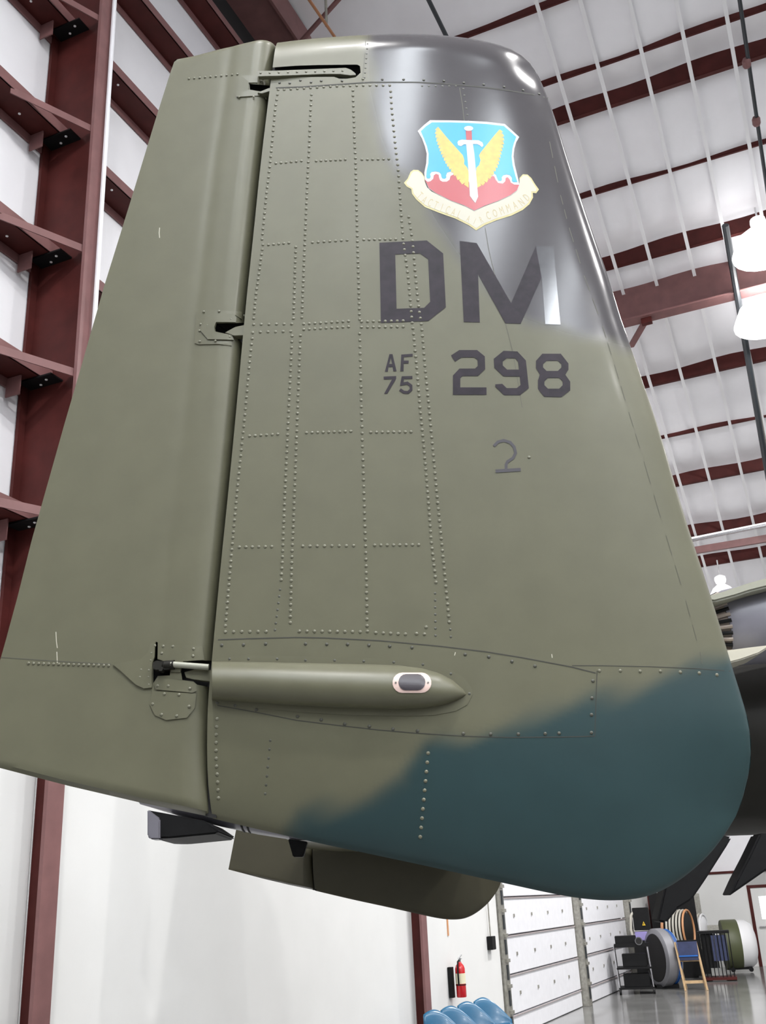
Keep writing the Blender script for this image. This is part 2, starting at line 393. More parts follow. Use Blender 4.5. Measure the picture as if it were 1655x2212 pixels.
roofline((704, 0), (705, 48), .018, 'hanger_rod', 'galv', 'short pale hanger rod beside the copper coloured cable', 'rod', 1.8, (.2, .2))

# lamps --------------------------------------------------------------------
def high_bay(p, label, r=.28, glow='lampbody', visible=True, power=LAMP_POWER, top=None):
    t = thing('high_bay_lamp', p, label, 'lamp', 'high bay lamps under the roof')
    p = np.asarray(p, float)
    MB().lathe(p, ZV, [(0, r), (.06, r * .98), (r * .6, r * .75), (r * .95, r * .32), (r, .05)], 20).build('shade', glow, t, smooth=True)
    MB().lathe(p + ZV * .005, ZV, [(0, r * .93), (.01, r * .93)], 20).build('diffuser', 'lampglow', t)
    MB().lathe(p + ZV * r, ZV, [(0, .05), (.02, .11), (.09, .13), (.16, .12), (.2, .05)], 14).build('ballast', 'lampbody', t, smooth=True)
    zt = p[2] + r + 1.0 if top is None else top
    MB().tube([p + ZV * (r + .15), np.array([p[0], p[1], zt])], .015, 6).build('stem', 'strap', t)
    ld = bpy.data.lights.new('bulb', 'AREA'); ld.shape = 'DISK'; ld.size = r * 1.7; ld.energy = power; ld.color = (1, .985, .97)
    lo = bpy.data.objects.new('bulb', ld); COL.objects.link(lo); lo.parent = t; lo.location = (0, 0, -.02)
    return t
def roof_top(q):
    w = q @ WV / K; return (roof_z(w) - DROP) * K
for px, py, dr, lab, r in ((1652, 548, 1.0, 'bright high bay lamp at the right edge, above the knee brace beam', .5), (1655, 700, 1.1, 'bright high bay lamp at the right edge, just below the knee brace beam', .52)):
    q = hp(*at_roof(px, py, dr)); high_bay(q, lab, r, 'lampglow2', top=roof_top(q))
q = hp(*at_roof(1562, 1286, .95)); high_bay(q, 'small white bell lamp hanging behind the leading edge of the fin', .27, top=roof_top(q))
k_ = 0
for w, n, where in ((-1, 4.2, 'behind the camera, nearest the long wall'), (-3, 14, 'farthest behind the camera'), (2, 7.5, 'just right of the camera'), (2, 12, 'far right of the camera'), (7, 9.5, 'right of the tail fin'), (12, 11, 'over the middle of the hangar')):
    q = hp(w, n, roof_z(w) - 1.5); high_bay(q, 'added high bay lamp outside the picture, ' + where, .3, top=roof_top(q))  # unseen lamps added to light the fin from above

# roll-up doors --------------------------------------------------------------
def rollup(name, w0, w1, dots, seedv):
    joints = [0, .245, .71, 1.175, 1.64, 2.105, 2.53]
    d = MB().hbox(w0, w1, -.16, -.14, 0, 2.52).build(name, 'joint'); d['kind'] = 'structure'
    for a, b in zip(joints[:-1], joints[1:]):
        m_ = MB().hbox(w0, w1, -.13, -.06, a + .008, b - .008)
        p = m_.build('door_panel', 'panel', d, bevel=.008)
        MB().hbox(w0, w1, -.06, -.045, b - .02, b - .006).build('panel_rail', 'joint', d)
        if b - a > .3:
            for k in range(dots):
                w = w0 + (w1 - w0) * (k + .8) / (dots + .6)
                MB().hbox(w - .022, w + .022, -.06, -.048, (a + b) / 2 - .02, (a + b) / 2 + .02).build('rivet_plate', 'galv', p)
    return d
rollup('door_1', 13.42, 17.34, 4, 1); rollup('door_2', 17.62, 21.4, 4, 2)
def track(w, wd_, label, z1=2.6):
    t = thing('door_track', hp(w, 0, 0), label, 'door track', 'galvanised tracks of the roll-up doors')
    MB().hbox(w - wd_, w + wd_, -.12, .04, 0, z1).build('rail', 'galv', t, bevel=.004)
    for k in range(9):
        z = .1 + k * .29
        MB().hbox(w - wd_ * .3, w + wd_ * .3, .04, .052, z, z + .17).build('slot', 'pipe', t)
        MB().hbox(w - wd_ * .5, w + wd_ * .5, .04, .075, z + .2, z + .24).build('bracket', 'galv', t)
track(13.32, .09, 'galvanised door track beside the wall switch, left of the first roll-up door')
track(17.48, .11, 'galvanised door track between the two roll-up doors')
track(21.52, .10, 'galvanised door track at the far side of the second roll-up door')

# end wall door -------------------------------------------------------------
dj = at_w(np.array([1627.]), np.array([1990.]), W_END)[0]; nj = dj @ NV / K - D0
d3 = MB().hbox(W_END + .02, W_END + .06, nj + .05, nj + .85, 0, 1.60).build('door_3', 'hose'); d3['kind'] = 'structure'
MB().hbox(W_END - .02, W_END + .1, nj - .02, nj + .05, 0, 1.66).build('door_jamb', 'rust', d3)
MB().hbox(W_END - .02, W_END + .1, nj + .85, nj + .92, 0, 1.66).build('door_jamb', 'rust', d3)
MB().hbox(W_END - .02, W_END + .1, nj + .05, nj + .85, 1.60, 1.66).build('door_head', 'rust', d3)
MB().hbox(W_END + .0, W_END + .02, nj + .2, nj + .7, .95, 1.42).build('door_window', 'glass', d3)
MB().tube([hp(W_END - .05, nj + .12, .8), hp(W_END - .05, nj + .26, .8)], .02, 8).build('door_handle', 'chrome', d3)
MB().hbox(W_END, W_END + .1, 5.02 if nj - .02 > 5.02 else nj - .02, nj - .02, 0, 1.93).build('liner_board', 'liner', wall_back)
MB().hbox(W_END, W_END + .1, nj - .02, nj + .92, 1.66, 1.93).build('liner_board', 'liner', wall_back)
MB().hbox(W_END, W_END + .1, nj + .92, 6.02, 0, 1.93).build('liner_board', 'liner', wall_back) if nj + .92 < 6.02 else None
print('door n', nj)

# ================================================================= THE AIRCRAFT
YM = 2.83; T0 = .085
def uz(pts): 
    a = np.array(pts, float); q = at_y(a[:, 0], a[:, 1], YM); return q[:, [0, 2]]
TOP = [(604, 99), (640, 95), (700, 90), (790, 86), (870, 85), (950, 87), (1020, 93), (1080, 104), (1120, 118), (1145, 137), (1160, 158)]
LEAD = [(1160, 158), (1178, 200), (1197, 250), (1226, 345), (1245, 402), (1286, 522), (1316, 606), (1340, 690), (1354, 727), (1392, 838), (1427, 940), (1456, 1043), (1490, 1154), (1519, 1240), (1534, 1287), (1556, 1357), (1582, 1447), (1612, 1539), (1621, 1590), (1622, 1630), (1619, 1665), (1606, 1722), (1590, 1763)]
BOT = [(460, 1768), (500, 1778), (600, 1801), (700, 1824), (800, 1845), (900, 1866), (1000, 1888), (1100, 1910), (1200, 1932), (1270, 1943), (1330, 1946), (1390, 1940), (1440, 1920), (1485, 1890), (1530, 1850), (1565, 1805), (1590, 1763)]
HNG = [(604, 99), (602, 104), (594, 171), (587, 225), (568, 382), (553, 533), (536, 693), (518, 897), (500, 1085), (486, 1221), (471, 1382), (464, 1460), (458, 1520), (455, 1590), (454, 1680), (460, 1768)]
RHNG = [(596, 100), (595, 110), (588, 171), (581, 225), (562, 382), (547, 533), (530, 693), (512, 897), (494, 1085), (480, 1221), (465, 1382), (458, 1460), (453, 1520), (450, 1590), (449, 1680), (453, 1764)]
RTOP = [(596, 100), (565, 101), (530, 105), (470, 113), (420, 121), (378, 129)]
RTE = [(378, 129), (369, 154), (337, 255), (281, 438), (225, 618), (176, 790), (138, 920), (110, 1020), (69, 1165), (38, 1289), (10, 1392), (-25, 1515), (-62, 1643)]
RBOT = [(453, 1764), (300, 1733), (150, 1698), (0, 1659), (-62, 1643)]
C_TOP, C_LEAD, C_BOT, C_HNG, C_RH, C_RT, C_RTE, C_RB = map(uz, (TOP, LEAD, BOT, HNG, RHNG, RTOP, RTE, RBOT))
def smoothc(c, it=2, keep=()):
    for _ in range(it):
        out = [c[0]]
        for a, b in zip(c[:-1], c[1:]): out += [a * .75 + b * .25, a * .25 + b * .75]
        out.append(c[-1]); c = np.array(out)
    return c
C_OUT = smoothc(np.vstack([C_TOP, C_LEAD[1:]]), 2)      # top + leading edge smoothed as one
C_BOT = smoothc(C_BOT, 2); C_HNG = smoothc(C_HNG, 1); C_RH = smoothc(C_RH, 1)
_i = int(np.argmin(np.sum((C_OUT - C_LEAD[0]) ** 2, 1)))
C_TOPs = C_OUT[:_i + 1]; C_LEs = C_OUT[_i:]
def pdist(P, c):
    """distance of points P (n,2) to polyline c"""
    best = np.full(len(P), 1e9)
    for a, b in zip(c[:-1], c[1:]):
        d = b - a; L = d @ d
        if L < 1e-14: continue
        t = np.clip(((P - a) @ d) / L, 0, 1)
        q = P - (a + t[:, None] * d); best = np.minimum(best, np.einsum('ij,ij->i', q, q))
    return np.sqrt(best)
def g(x):
    x = np.clip(x, 0, 1); return np.sqrt(x * (2 - x))
def simp(c, n):                        # resample
    s = np.concatenate([[0], np.cumsum(np.linalg.norm(np.diff(c, axis=0), axis=1))]); t = np.linspace(0, s[-1], n)
    return np.stack([np.interp(t, s, c[:, 0]), np.interp(t, s, c[:, 1])], 1)
cT, cL, cB, cH = simp(C_TOPs, 24), simp(C_LEs, 46), simp(C_BOT, 40), simp(C_HNG, 16)
cRT, cRE, cRB, cRH = simp(C_RT, 8), simp(C_RTE, 8), simp(C_RB, 6), simp(C_RH, 16)
def h_fin(P):
    dl = np.minimum(pdist(P, cL), 9); dt = pdist(P, cT); db = pdist(P, cB); dh = pdist(P, cH)
    T = T0 * (.74 + .26 * np.sin(np.clip(dh / .62, 0, 1) * math.pi / 2))
    return T * g(dl / .50) ** .9 * g(dt / .13) * g(db / .42) ** 1.1
def h_rud(P):
    dh = pdist(P, cRH); de = pdist(P, cRE); dt = pdist(P, cRT); db = pdist(P, cRB)
    s = dh / (dh + de + 1e-9)
    T = T0 * .74 * (1 - s) * 1.02
    T = T - .0015 * np.exp(-((dh - .15) / .02) ** 2) * 1.0
    nose = .12 + .88 * g(dh / .07)
    return np.maximum(T * nose, 0) * g(dt / .03) * g(db / .02) * g(de / .004)
def fin_h_any(P, which):
    return h_fin(P) if which == 'fin' else h_rud(P)
def onskin(px, py, which='fin', off=0.0, bulge=None):
    """points of the picture carried onto the curved skin, with outward offset"""
    px = np.atleast_1d(np.asarray(px, float)); py = np.atleast_1d(np.asarray(py, float))
    v = rays(px, py); y = np.full(len(px), YM - T0)
    for _ in range(4):
        P = CAM + v * (y / v[:, 1])[:, None]
        y = YM - fin_h_any(P[:, [0, 2]], which)
        if bulge is not None: y = y - bulge(px, py)
    P = CAM + v * (y / v[:, 1])[:, None]
    e = .004; Q = P[:, [0, 2]]
    hx = (fin_h_any(Q + [e, 0], which) - fin_h_any(Q - [e, 0], which)) / (2 * e)
    hz = (fin_h_any(Q + [0, e], which) - fin_h_any(Q - [0, e], which)) / (2 * e)
    N = np.stack([-hx, -np.ones(len(Q)), -hz], 1)     # outward normal of y = YM - h
    N = np.clip(N, -1.5, 1.5); N /= np.linalg.norm(N, axis=1)[:, None]
    return P + N * off, N
def coons(cT_, cR_, cB_, cL_, ns, nt, fs, ft):
    """cT,cB along s; cL,cR along t (t=0 top .. 1 bottom)"""
    def ev(c, t):
        s = np.concatenate([[0], np.cumsum(np.linalg.norm(np.diff(c, axis=0), axis=1))]); s /= s[-1]
        return np.stack([np.interp(t, s, c[:, 0]), np.interp(t, s, c[:, 1])], -1)
    S = fs(np.linspace(0, 1, ns)); T = ft(np.linspace(0, 1, nt))
    a = ev(cT_, S)[None]; b = ev(cB_, S)[None]; l = ev(cL_, T)[:, None]; r = ev(cR_, T)[:, None]
    s = S[None, :, None]; t = T[:, None, None]
    return (1 - t) * a + t * b + (1 - s) * l + s * r - ((1 - s) * (1 - t) * cT_[0] + s * (1 - t) * cT_[-1] + (1 - s) * t * cB_[0] + s * t * cB_[-1])
def soft_poly_mask(px, py, poly, soft):
    P = np.stack([px, py], 1); c = np.array(poly + [poly[0]], float)
    d = pdist(P, c); ins = np.zeros(len(P), bool)
    for a, b in zip(c[:-1], c[1:]):
        cond = (a[1] > P[:, 1]) != (b[1] > P[:, 1])
        with np.errstate(divide='ignore', invalid='ignore'): xx = (b[0] - a[0]) * (P[:, 1] - a[1]) / (b[1] - a[1]) + a[0]
        ins ^= cond & (P[:, 0] < xx)
    sd = np.where(ins, d, -d); t = np.clip(sd / soft * .5 + .5, 0, 1); return t * t * (3 - 2 * t)
DARKPOLY = [(792, 60), (796, 190), (822, 300), (850, 365), (905, 392), (935, 470), (985, 545), (1050, 620), (1130, 690), (1220, 722), (1330, 745), (1480, 790), (1480, 40)]
TEALPOLY = [(1700, 1400), (1580, 1425), (1480, 1462), (1390, 1480), (1310, 1500), (1240, 1528), (1130, 1548), (1040, 1572), (1000, 1592), (925, 1612), (905, 1650), (880, 1692), (800, 1722), (720, 1740), (655, 1765), (600, 1830), (600, 2050), (1750, 2050)]
def project(P):
    d = P - CAM; z = d @ FW; return 827.5 + FPX * (d @ RT) / z, 1106 - FPX * (d @ UP) / z
def paint(P):
    px, py = project(P)
    wob = 9 * np.sin(px * .021 + 1) + 7 * np.sin(py * .027) + 5 * np.sin((px + py) * .05)
    md = soft_poly_mask(px + wob, py + wob, DARKPOLY, 26)[:, None]; mt = soft_poly_mask(px + wob, py + wob, TEALPOLY, 30)[:, None]
    c = np.array(OLIVE) * (1 - md) + np.array(CHAR) * md
    return c * (1 - mt) + np.array(TEAL) * mt
def solid_skin(grid, hfun, weld_sides, name):
    nt, ns, _ = grid.shape; P = grid.reshape(-1, 2); h = hfun(P).reshape(nt, ns)
    h[0, :] = 0; h[-1, :] = 0; h[:, -1] = 0
    front = np.stack([grid[..., 0], YM - h, grid[..., 1]], -1).reshape(-1, 3)
    idx = np.arange(nt * ns).reshape(nt, ns); bidx = idx.copy(); vs = [front]; cnt = nt * ns
    inner = np.ones((nt, ns), bool); inner[0] = inner[-1] = False; inner[:, -1] = False
    nb = inner.sum(); bidx[inner] = cnt + np.arange(nb)
    bk = np.stack([grid[..., 0], YM + h, grid[..., 1]], -1)[inner]; vs.append(bk)
    fs = []
    for i in range(nt - 1):
        for j in range(ns - 1):
            fs.append((idx[i, j], idx[i + 1, j], idx[i + 1, j + 1], idx[i, j + 1]))
            q = (bidx[i, j], bidx[i, j + 1], bidx[i + 1, j + 1], bidx[i + 1, j]); fs.append(q)
        q = [idx[i, 0], bidx[i, 0], bidx[i + 1, 0], idx[i + 1, 0]]
        q2 = []; [q2.append(k) for k in q if k not in q2]
        if len(q2) >= 3: fs.append(tuple(q2))
    V = np.vstack(vs); me = bpy.data.meshes.new(name); me.from_pydata(V.tolist(), [], [tuple(map(int, f)) for f in fs])
    me.materials.append(M['skin']); me.materials.append(M['inner'])
    bm = bmesh.new(); bm.from_mesh(me); bmesh.ops.remove_doubles(bm, verts=bm.verts, dist=1e-6); bmesh.ops.recalc_face_normals(bm, faces=bm.faces); bm.to_mesh(me); bm.free()
    return me
def cutter(poly, which, depth=.06):
    a = np.array(poly, float); P, N = onskin(a[:, 0], a[:, 1], which)
    f = P.copy(); b = P.copy(); v = P - CAM; v /= np.linalg.norm(v, axis=1)[:, None]
    f -= v * .06; b += v * depth; n = len(f)
    me = bpy.data.meshes.new('cut'); me.from_pydata(np.vstack([f, b]).tolist(), [], [tuple(range(n)), tuple(range(2 * n - 1, n - 1, -1))] + [(i, i + n, (i + 1) % n + n, (i + 1) % n) for i in range(n)])
    me.materials.append(M['skin']); me.materials.append(M['inner'])
    bm = bmesh.new(); bm.from_mesh(me); bmesh.ops.recalc_face_normals(bm, faces=bm.faces); bm.to_mesh(me); bm.free()
    me.polygons.foreach_set('material_index', [1] * len(me.polygons)); return me
def boolean_cut(me, cuts):
    o = bpy.data.objects.new('tmp', me); COL.objects.link(o); cs = []
    for c in cuts:
        co = bpy.data.objects.new('tmpc', c); COL.objects.link(co); cs.append(co)
        md = o.modifiers.new('b', 'BOOLEAN'); md.operation = 'DIFFERENCE'; md.object = co; md.solver = 'EXACT'; md.material_mode = 'TRANSFER'
    dg = bpy.context.evaluated_depsgraph_get(); dg.update()
    out = bpy.data.meshes.new_from_object(o.evaluated_get(dg))
    bpy.data.objects.remove(o)
    for c in cs: bpy.data.objects.remove(c)
    return out
def finish_skin(me, plain=False):
    co = np.empty(len(me.vertices) * 3); me.vertices.foreach_get('co', co); co = co.reshape(-1, 3)
    # colour by the spot on the skin
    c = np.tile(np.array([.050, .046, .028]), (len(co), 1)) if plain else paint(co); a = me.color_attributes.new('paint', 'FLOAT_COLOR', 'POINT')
    gl = np.zeros((len(c), 1)) if plain else soft_poly_mask(*project(co), DARKPOLY, 26)[:, None]
    a.data.foreach_set('color', np.hstack([c, gl]).ravel())
    me.polygons.foreach_set('use_smooth', [True] * len(me.polygons)); me.set_sharp_from_angle(angle=math.radians(35))
ez = lambda t: .5 - .5 * np.cos(math.pi * t)
es = lambda t: np.where(t < .8, t / .8 * .86, .86 + .14 * np.sin((t - .8) / .2 * math.pi / 2))
fin_grid = coons(C_TOPs, C_LEs, C_BOT, C_HNG, 120, 190, es, lambda t: .5 * t + .5 * ez(t))
rud_grid = coons(C_RT, C_RTE, C_RB, C_RH, 60, 120, lambda t: t ** 1.5, lambda t: .5 * t + .5 * ez(t))
rud_me = solid_skin(rud_grid, h_rud, None, 'rudder_skin'); fin_me = solid_skin(fin_grid, h_fin, None, 'fin_skin')
far_fin_me = fin_me.copy(); far_rud_me = rud_me.copy()
SLOT_TOP = [(585, 146), (640, 142), (685, 140.5), (772, 139.5), (778, 143), (779, 157), (768, 167), (750, 170), (733, 170), (722, 166), (634, 166.5), (585, 168)]
SLOT_R1 = [(539, 181), (604, 187), (604, 203), (540, 194)]
SLOT_R2 = [(468, 699), (540, 697), (538, 746), (524, 742), (505, 726), (466, 717), (465, 709)]
SLOT_R3 = [(397, 1430), (426, 1427), (468, 1427), (468, 1487), (426, 1479), (418, 1472), (394, 1469), (391, 1450)]
SLOT_R4 = [(337, 1386), (341, 1388), (340, 1424), (369, 1436), (367, 1459), (341, 1460), (331, 1476), (331, 1432)]
def cut_slots(me, slots, which):
    for s_ in slots:
        for dep in (.05, .043, .057, .036, .064):
            out = boolean_cut(me.copy(), [cutter([(x + (dep - .05) * 37, y + (dep - .05) * 23) for x, y in s_], which, dep)])
            if len(out.vertices) > .8 * len(me.vertices): me = out; break
            print('retry cut')
    return me
fin_me = cut_slots(fin_me, [SLOT_TOP], 'fin'); rud_me = cut_slots(rud_me, [SLOT_R1, SLOT_R2, SLOT_R3, SLOT_R4], 'rud')
for m_ in (fin_me, rud_me): finish_skin(m_)
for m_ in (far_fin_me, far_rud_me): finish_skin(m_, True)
print('fin verts', len(fin_me.vertices), 'rud', len(rud_me.vertices))

base = np.array([.5, 5.3, 0.0])
AC = thing('attack_aircraft', base, 'camouflaged twin-tailed jet aircraft, its near tail fin filling the picture', 'aircraft')
fin = place('tail_fin', fin_me, AC, origin=(.2, YM, 3.0))
tag(fin, 'near tail fin in olive, charcoal and dark teal paint')
rud = place('rudder', rud_me, AC, origin=(-.6, YM, 3.0))
tag(rud, 'olive rudder of the near tail fin')
# far fin: same shape carried along the span
hb = at_y(460., 1768., YM); YF = YM * 2.93; tb = at_y(681., 1924., YF); shift = tb - hb
for me_, nm, lab in ((far_fin_me, 'tail_fin', 'far tail fin seen below the near one'), (far_rud_me, 'rudder', 'rudder of the far tail fin')):
    me_.transform(Matrix.Translation(Vector(shift))); tag(place(nm, me_, AC, origin=(shift[0], YF, 3.0)), lab)

def gap_filler(dx, dy, dz, ynm):
    arr = np.array([(x + 0, y) for x, y in RHNG[1:]] ); q1 = uz([(x - 7, y + (4 if i == 0 else 0)) for i, (x, y) in enumerate(RHNG[1:])]); q2 = uz([(x + 9, y) for x, y in HNG[2:]])
    pts = [np.array([a, YM - .012, b]) for a, b in q1] + [np.array([a, YM - .012, b]) for a, b in q2[::-1]]
    pts = [p + np.array([dx, dy, dz]) for p in pts]
    return MB().prism(pts, (0, .024, 0)).build(ynm, 'inner', AC)
gap_filler(0, 0, 0, 'gap_plate'); gap_filler(*shift, 'gap_plate')  # black plates added so the see-through hinge gaps read as dark
# ---- flat and raised work on the skin -----------------------------------
def clip_grid(bm, x0, x1, y0, y1, step):
    for ax, lo, hi in ((0, x0, x1), (1, y0, y1)):
        k = math.floor(lo / step) + 1
        while k * step < hi:
            co = Vector((0, 0, 0)); no = Vector((0, 0, 0)); co[ax] = k * step; no[ax] = 1
            bmesh.ops.bisect_plane(bm, geom=bm.verts[:] + bm.edges[:] + bm.faces[:], plane_co=co, plane_no=no, dist=1e-5); k += 1
def decal(name, loops, m, parent, o=(0, 0), sc=1.0, which='fin', off=.0012, thick=0.0, step=16, bulge=None, subparts=False):
    """loops: list of closed polygons (outer, holes...) or several outers through a list of lists"""
    if not isinstance(loops[0][0][0], (list, tuple)): loops = [loops]
    bm = bmesh.new()
    for lp in loops:
        lp = [[(o[0] + x * sc, o[1] + y * sc) for x, y in q] for q in lp]
        flat = [p for q in lp for p in q]
        tri = tessellate_polygon([[Vector((x, y, 0)) for x, y in q] for q in lp])
        vs = [bm.verts.new((x, y, 0)) for x, y in flat]
        for t in tri:
            try: bm.faces.new([vs[i] for i in t])
            except ValueError: pass
    bmesh.ops.remove_doubles(bm, verts=bm.verts, dist=1e-4)
    xs = [v.co.x for v in bm.verts]; ys = [v.co.y for v in bm.verts]
    clip_grid(bm, min(xs), max(xs), min(ys), max(ys), step)
    bm.verts.ensure_lookup_table()
    px = np.array([v.co.x for v in bm.verts]); py = np.array([v.co.y for v in bm.verts])
    P, N = onskin(px, py, which, off + thick, bulge); Q, _ = onskin(px, py, which, -.001, bulge)
    for v, p in zip(bm.verts, P): v.co = Vector(p)
    bmesh.ops.recalc_face_normals(bm, faces=bm.faces)
    if thick > 0:
        n0 = len(bm.verts); be = [e for e in bm.edges if e.is_boundary]
        base_i = {v: i for i, v in enumerate(bm.verts)}
        r = bmesh.ops.extrude_edge_only(bm, edges=be); vv = [x for x in r['geom'] if isinstance(x, bmesh.types.BMVert)]
        src = {}
        for i, v in enumerate(list(bm.verts)[:n0]): src[tuple(round(c, 7) for c in v.co)] = i
        for v in vv:
            i = src.get(tuple(round(c, 7) for c in v.co))
            if i is not None: v.co = Vector(Q[i])
    me = bpy.data.meshes.new(name)
    for f in bm.faces:
        f.smooth = True
        if f.normal.dot(Vector((0, 1, 0))) > 0.2: f.normal_flip()
    bm.to_mesh(me); bm.free(); me.materials.append(M[m])
    me.set_sharp_from_angle(angle=math.radians(30))
    ob = place(name, me, parent, origin=P.mean(0) if parent is None else None)
    if m in ('skin',):
        pass
    return ob
def stroke(pts, w, closed=False):
    """mitred outline of a polyline -> list of loops"""
    P = [np.array(p, float) for p in pts]; n = len(P); L = []; R_ = []
    for i in range(n):
        if closed: a, b, c = P[i - 1], P[i], P[(i + 1) % n]
        else: a, b, c = P[max(i - 1, 0)], P[i], P[min(i + 1, n - 1)]
        d1 = b - a; d2 = c - b
        if np.linalg.norm(d1) < 1e-9: d1 = d2
        if np.linalg.norm(d2) < 1e-9: d2 = d1
        d1 = d1 / np.linalg.norm(d1); d2 = d2 / np.linalg.norm(d2)
        n1 = np.array([-d1[1], d1[0]]); n2 = np.array([-d2[1], d2[0]]); m_ = n1 + n2; m_ /= max(np.linalg.norm(m_), 1e-6)
        k = 1 / max(m_ @ n1, .5); L.append(tuple(b + m_ * w / 2 * k)); R_.append(tuple(b - m_ * w / 2 * k))
    if closed: return [L, R_]
    return [L + R_[::-1]]
def ell(cx, cy, a, b, n=20, t0=0, t1=2 * math.pi):
    return [(cx + a * math.cos(t0 + (t1 - t0) * i / n), cy + b * math.sin(t0 + (t1 - t0) * i / n)) for i in range(n)]

# tail code -----------------------------------------------------------------
O2 = (780, 500); S2 = .29
code = place('tail_code', bpy.data.meshes.new('tail_code'), AC, origin=(.1, YM - T0, 3.6)) if False else None
tc = bpy.data.objects.new('tail_code', None); COL.objects.link(tc); tc.parent = AC; WL[tc] = WL[AC].copy(); tag(tc, 'black tail code and serial painted on the near fin')
def letter(loops, m='black', o=O2, sc=S2, off=.0011): return decal('letter', loops, m, tc, o, sc, off=off)
letter([[(137, 85), (490, 68), (612, 165), (632, 565), (500, 668), (148, 682)], [(255, 172), (440, 165), (500, 208), (515, 525), (470, 570), (265, 577)]])
letter([[(735, 72), (862, 88), (1118, 535), (1302, 110), (1345, 345), (1190, 688), (1075, 685), (872, 320), (885, 678), (765, 675)]])
letter([[(1302, 110), (1432, 118), (1485, 694), (1372, 692), (1345, 345)]], 'blackgloss')
letter([[(178, 1045), (212, 915), (235, 915), (265, 1042), (240, 1042), (235, 1010), (205, 1010), (200, 1045)], [(211, 988), (232, 988), (222, 942)]])
letter([[(293, 1042), (300, 918), (385, 912), (385, 932), (320, 936), (319, 963), (355, 963), (355, 984), (318, 984), (317, 1042)]])
letter([[(168, 1082), (262, 1078), (262, 1098), (195, 1210), (172, 1210), (232, 1101), (170, 1103)]])
letter(stroke([(383, 1088), (312, 1090), (303, 1138), (345, 1130), (372, 1150), (373, 1180), (350, 1200), (318, 1198), (290, 1178)], 21))
letter(stroke([(685, 948), (740, 912), (855, 912), (895, 945), (897, 1015), (860, 1050), (745, 1050), (712, 1085), (712, 1190), (935, 1190)], 55))
letter([[(1062, 890), (1165, 895), (1228, 962), (1250, 1168), (1185, 1220), (1065, 1220), (1000, 1158), (1000, 1140), (1052, 1136), (1085, 1168), (1160, 1168), (1188, 1145), (1182, 1082), (1060, 1080), (992, 1015), (988, 950)], [(1085, 945), (1055, 970), (1056, 1000), (1088, 1030), (1176, 1030), (1170, 972), (1148, 946)]])
def oct8(cx, cy, a, b, c, d): return [(cx - a + c, cy - b), (cx + a - c, cy - b), (cx + a, cy - b + d), (cx + a, cy + b - d), (cx + a - c, cy + b), (cx - a + c, cy + b), (cx - a, cy + b - d), (cx - a, cy - b + d)]
letter([[(1350, 912), (1488, 912), (1545, 985), (1545, 1030), (1522, 1068), (1558, 1120), (1558, 1185), (1492, 1235), (1365, 1232), (1318, 1175), (1318, 1110), (1332, 1068), (1303, 1020), (1303, 965)],
        oct8(1424, 1002, 68, 38, 26, 26), oct8(1434, 1132, 68, 40, 26, 26)])
o5 = (900, 850); s5 = .2939
letter(stroke([(568, 388), (598, 357), (640, 346), (688, 360), (718, 395), (728, 440), (708, 476), (668, 502), (658, 525), (658, 562)], 21), 'greymark', o5, s5)
letter(stroke([(580, 572), (765, 560)], 24), 'greymark', o5, s5, off=.0013)

# emblem --------------------------------------------------------------------
eo = (850, 230); es_ = 340 / 1655.
em = bpy.data.objects.new('unit_emblem', None); COL.objects.link(em); em.parent = AC; WL[em] = WL[AC].copy(); tag(em, 'winged sword shield emblem with a cream scroll')
def E_(name, loops, m, lev): return decal(name, loops, m, em, eo, es_, off=.0010 + .0004 * lev, step=14)
scroll = [(110, 805), (150, 760), (180, 690), (210, 668), (260, 670), (300, 700), (325, 740), (330, 790), (350, 850), (400, 895), (480, 935), (620, 1000), (760, 1055), (850, 1102), (950, 1055), (1100, 1000), (1230, 940), (1300, 890), (1325, 830), (1325, 755), (1360, 715), (1410, 718), (1450, 755), (1490, 820), (1530, 875), (1500, 915), (1465, 910), (1468, 960), (1430, 1030), (1360, 1090), (1240, 1150), (1080, 1200), (960, 1250), (870, 1305), (790, 1250), (650, 1180), (480, 1120), (330, 1060), (240, 980), (195, 920), (188, 870), (140, 845)]
E_('scroll_edge', [scroll], 'paleyellow', 0)
inner = [(135, 805), (165, 765), (192, 705), (215, 685), (258, 685), (295, 712), (318, 745), (330, 800), (355, 855), (405, 900), (480, 938), (620, 1003), (760, 1058), (850, 1104), (950, 1058), (1100, 1003), (1230, 943), (1300, 893), (1322, 835), (1330, 765), (1365, 730), (1405, 732), (1440, 765), (1475, 825), (1505, 870), (1492, 895), (1448, 895), (1450, 955), (1415, 1018), (1350, 1072), (1232, 1132), (1075, 1182), (955, 1230), (870, 1282), (795, 1232), (655, 1163), (488, 1103), (340, 1044), (255, 970), (212, 915), (202, 862), (150, 830)]
E_('scroll', [inner], 'cream', 1)
shield = [(385, 148), (600, 150), (800, 155), (980, 165), (1170, 188), (1240, 250), (1322, 325), (1290, 380), (1270, 450), (1262, 530), (1275, 620), (1300, 720), (1325, 830), (1300, 890), (1230, 940), (1100, 1000), (960, 1050), (850, 1102), (740, 1045), (600, 995), (450, 920), (370, 865), (330, 770), (325, 700), (345, 600), (350, 500), (330, 420), (300, 340), (255, 262), (320, 200)]
E_('shield_border', [shield], 'white', 2)
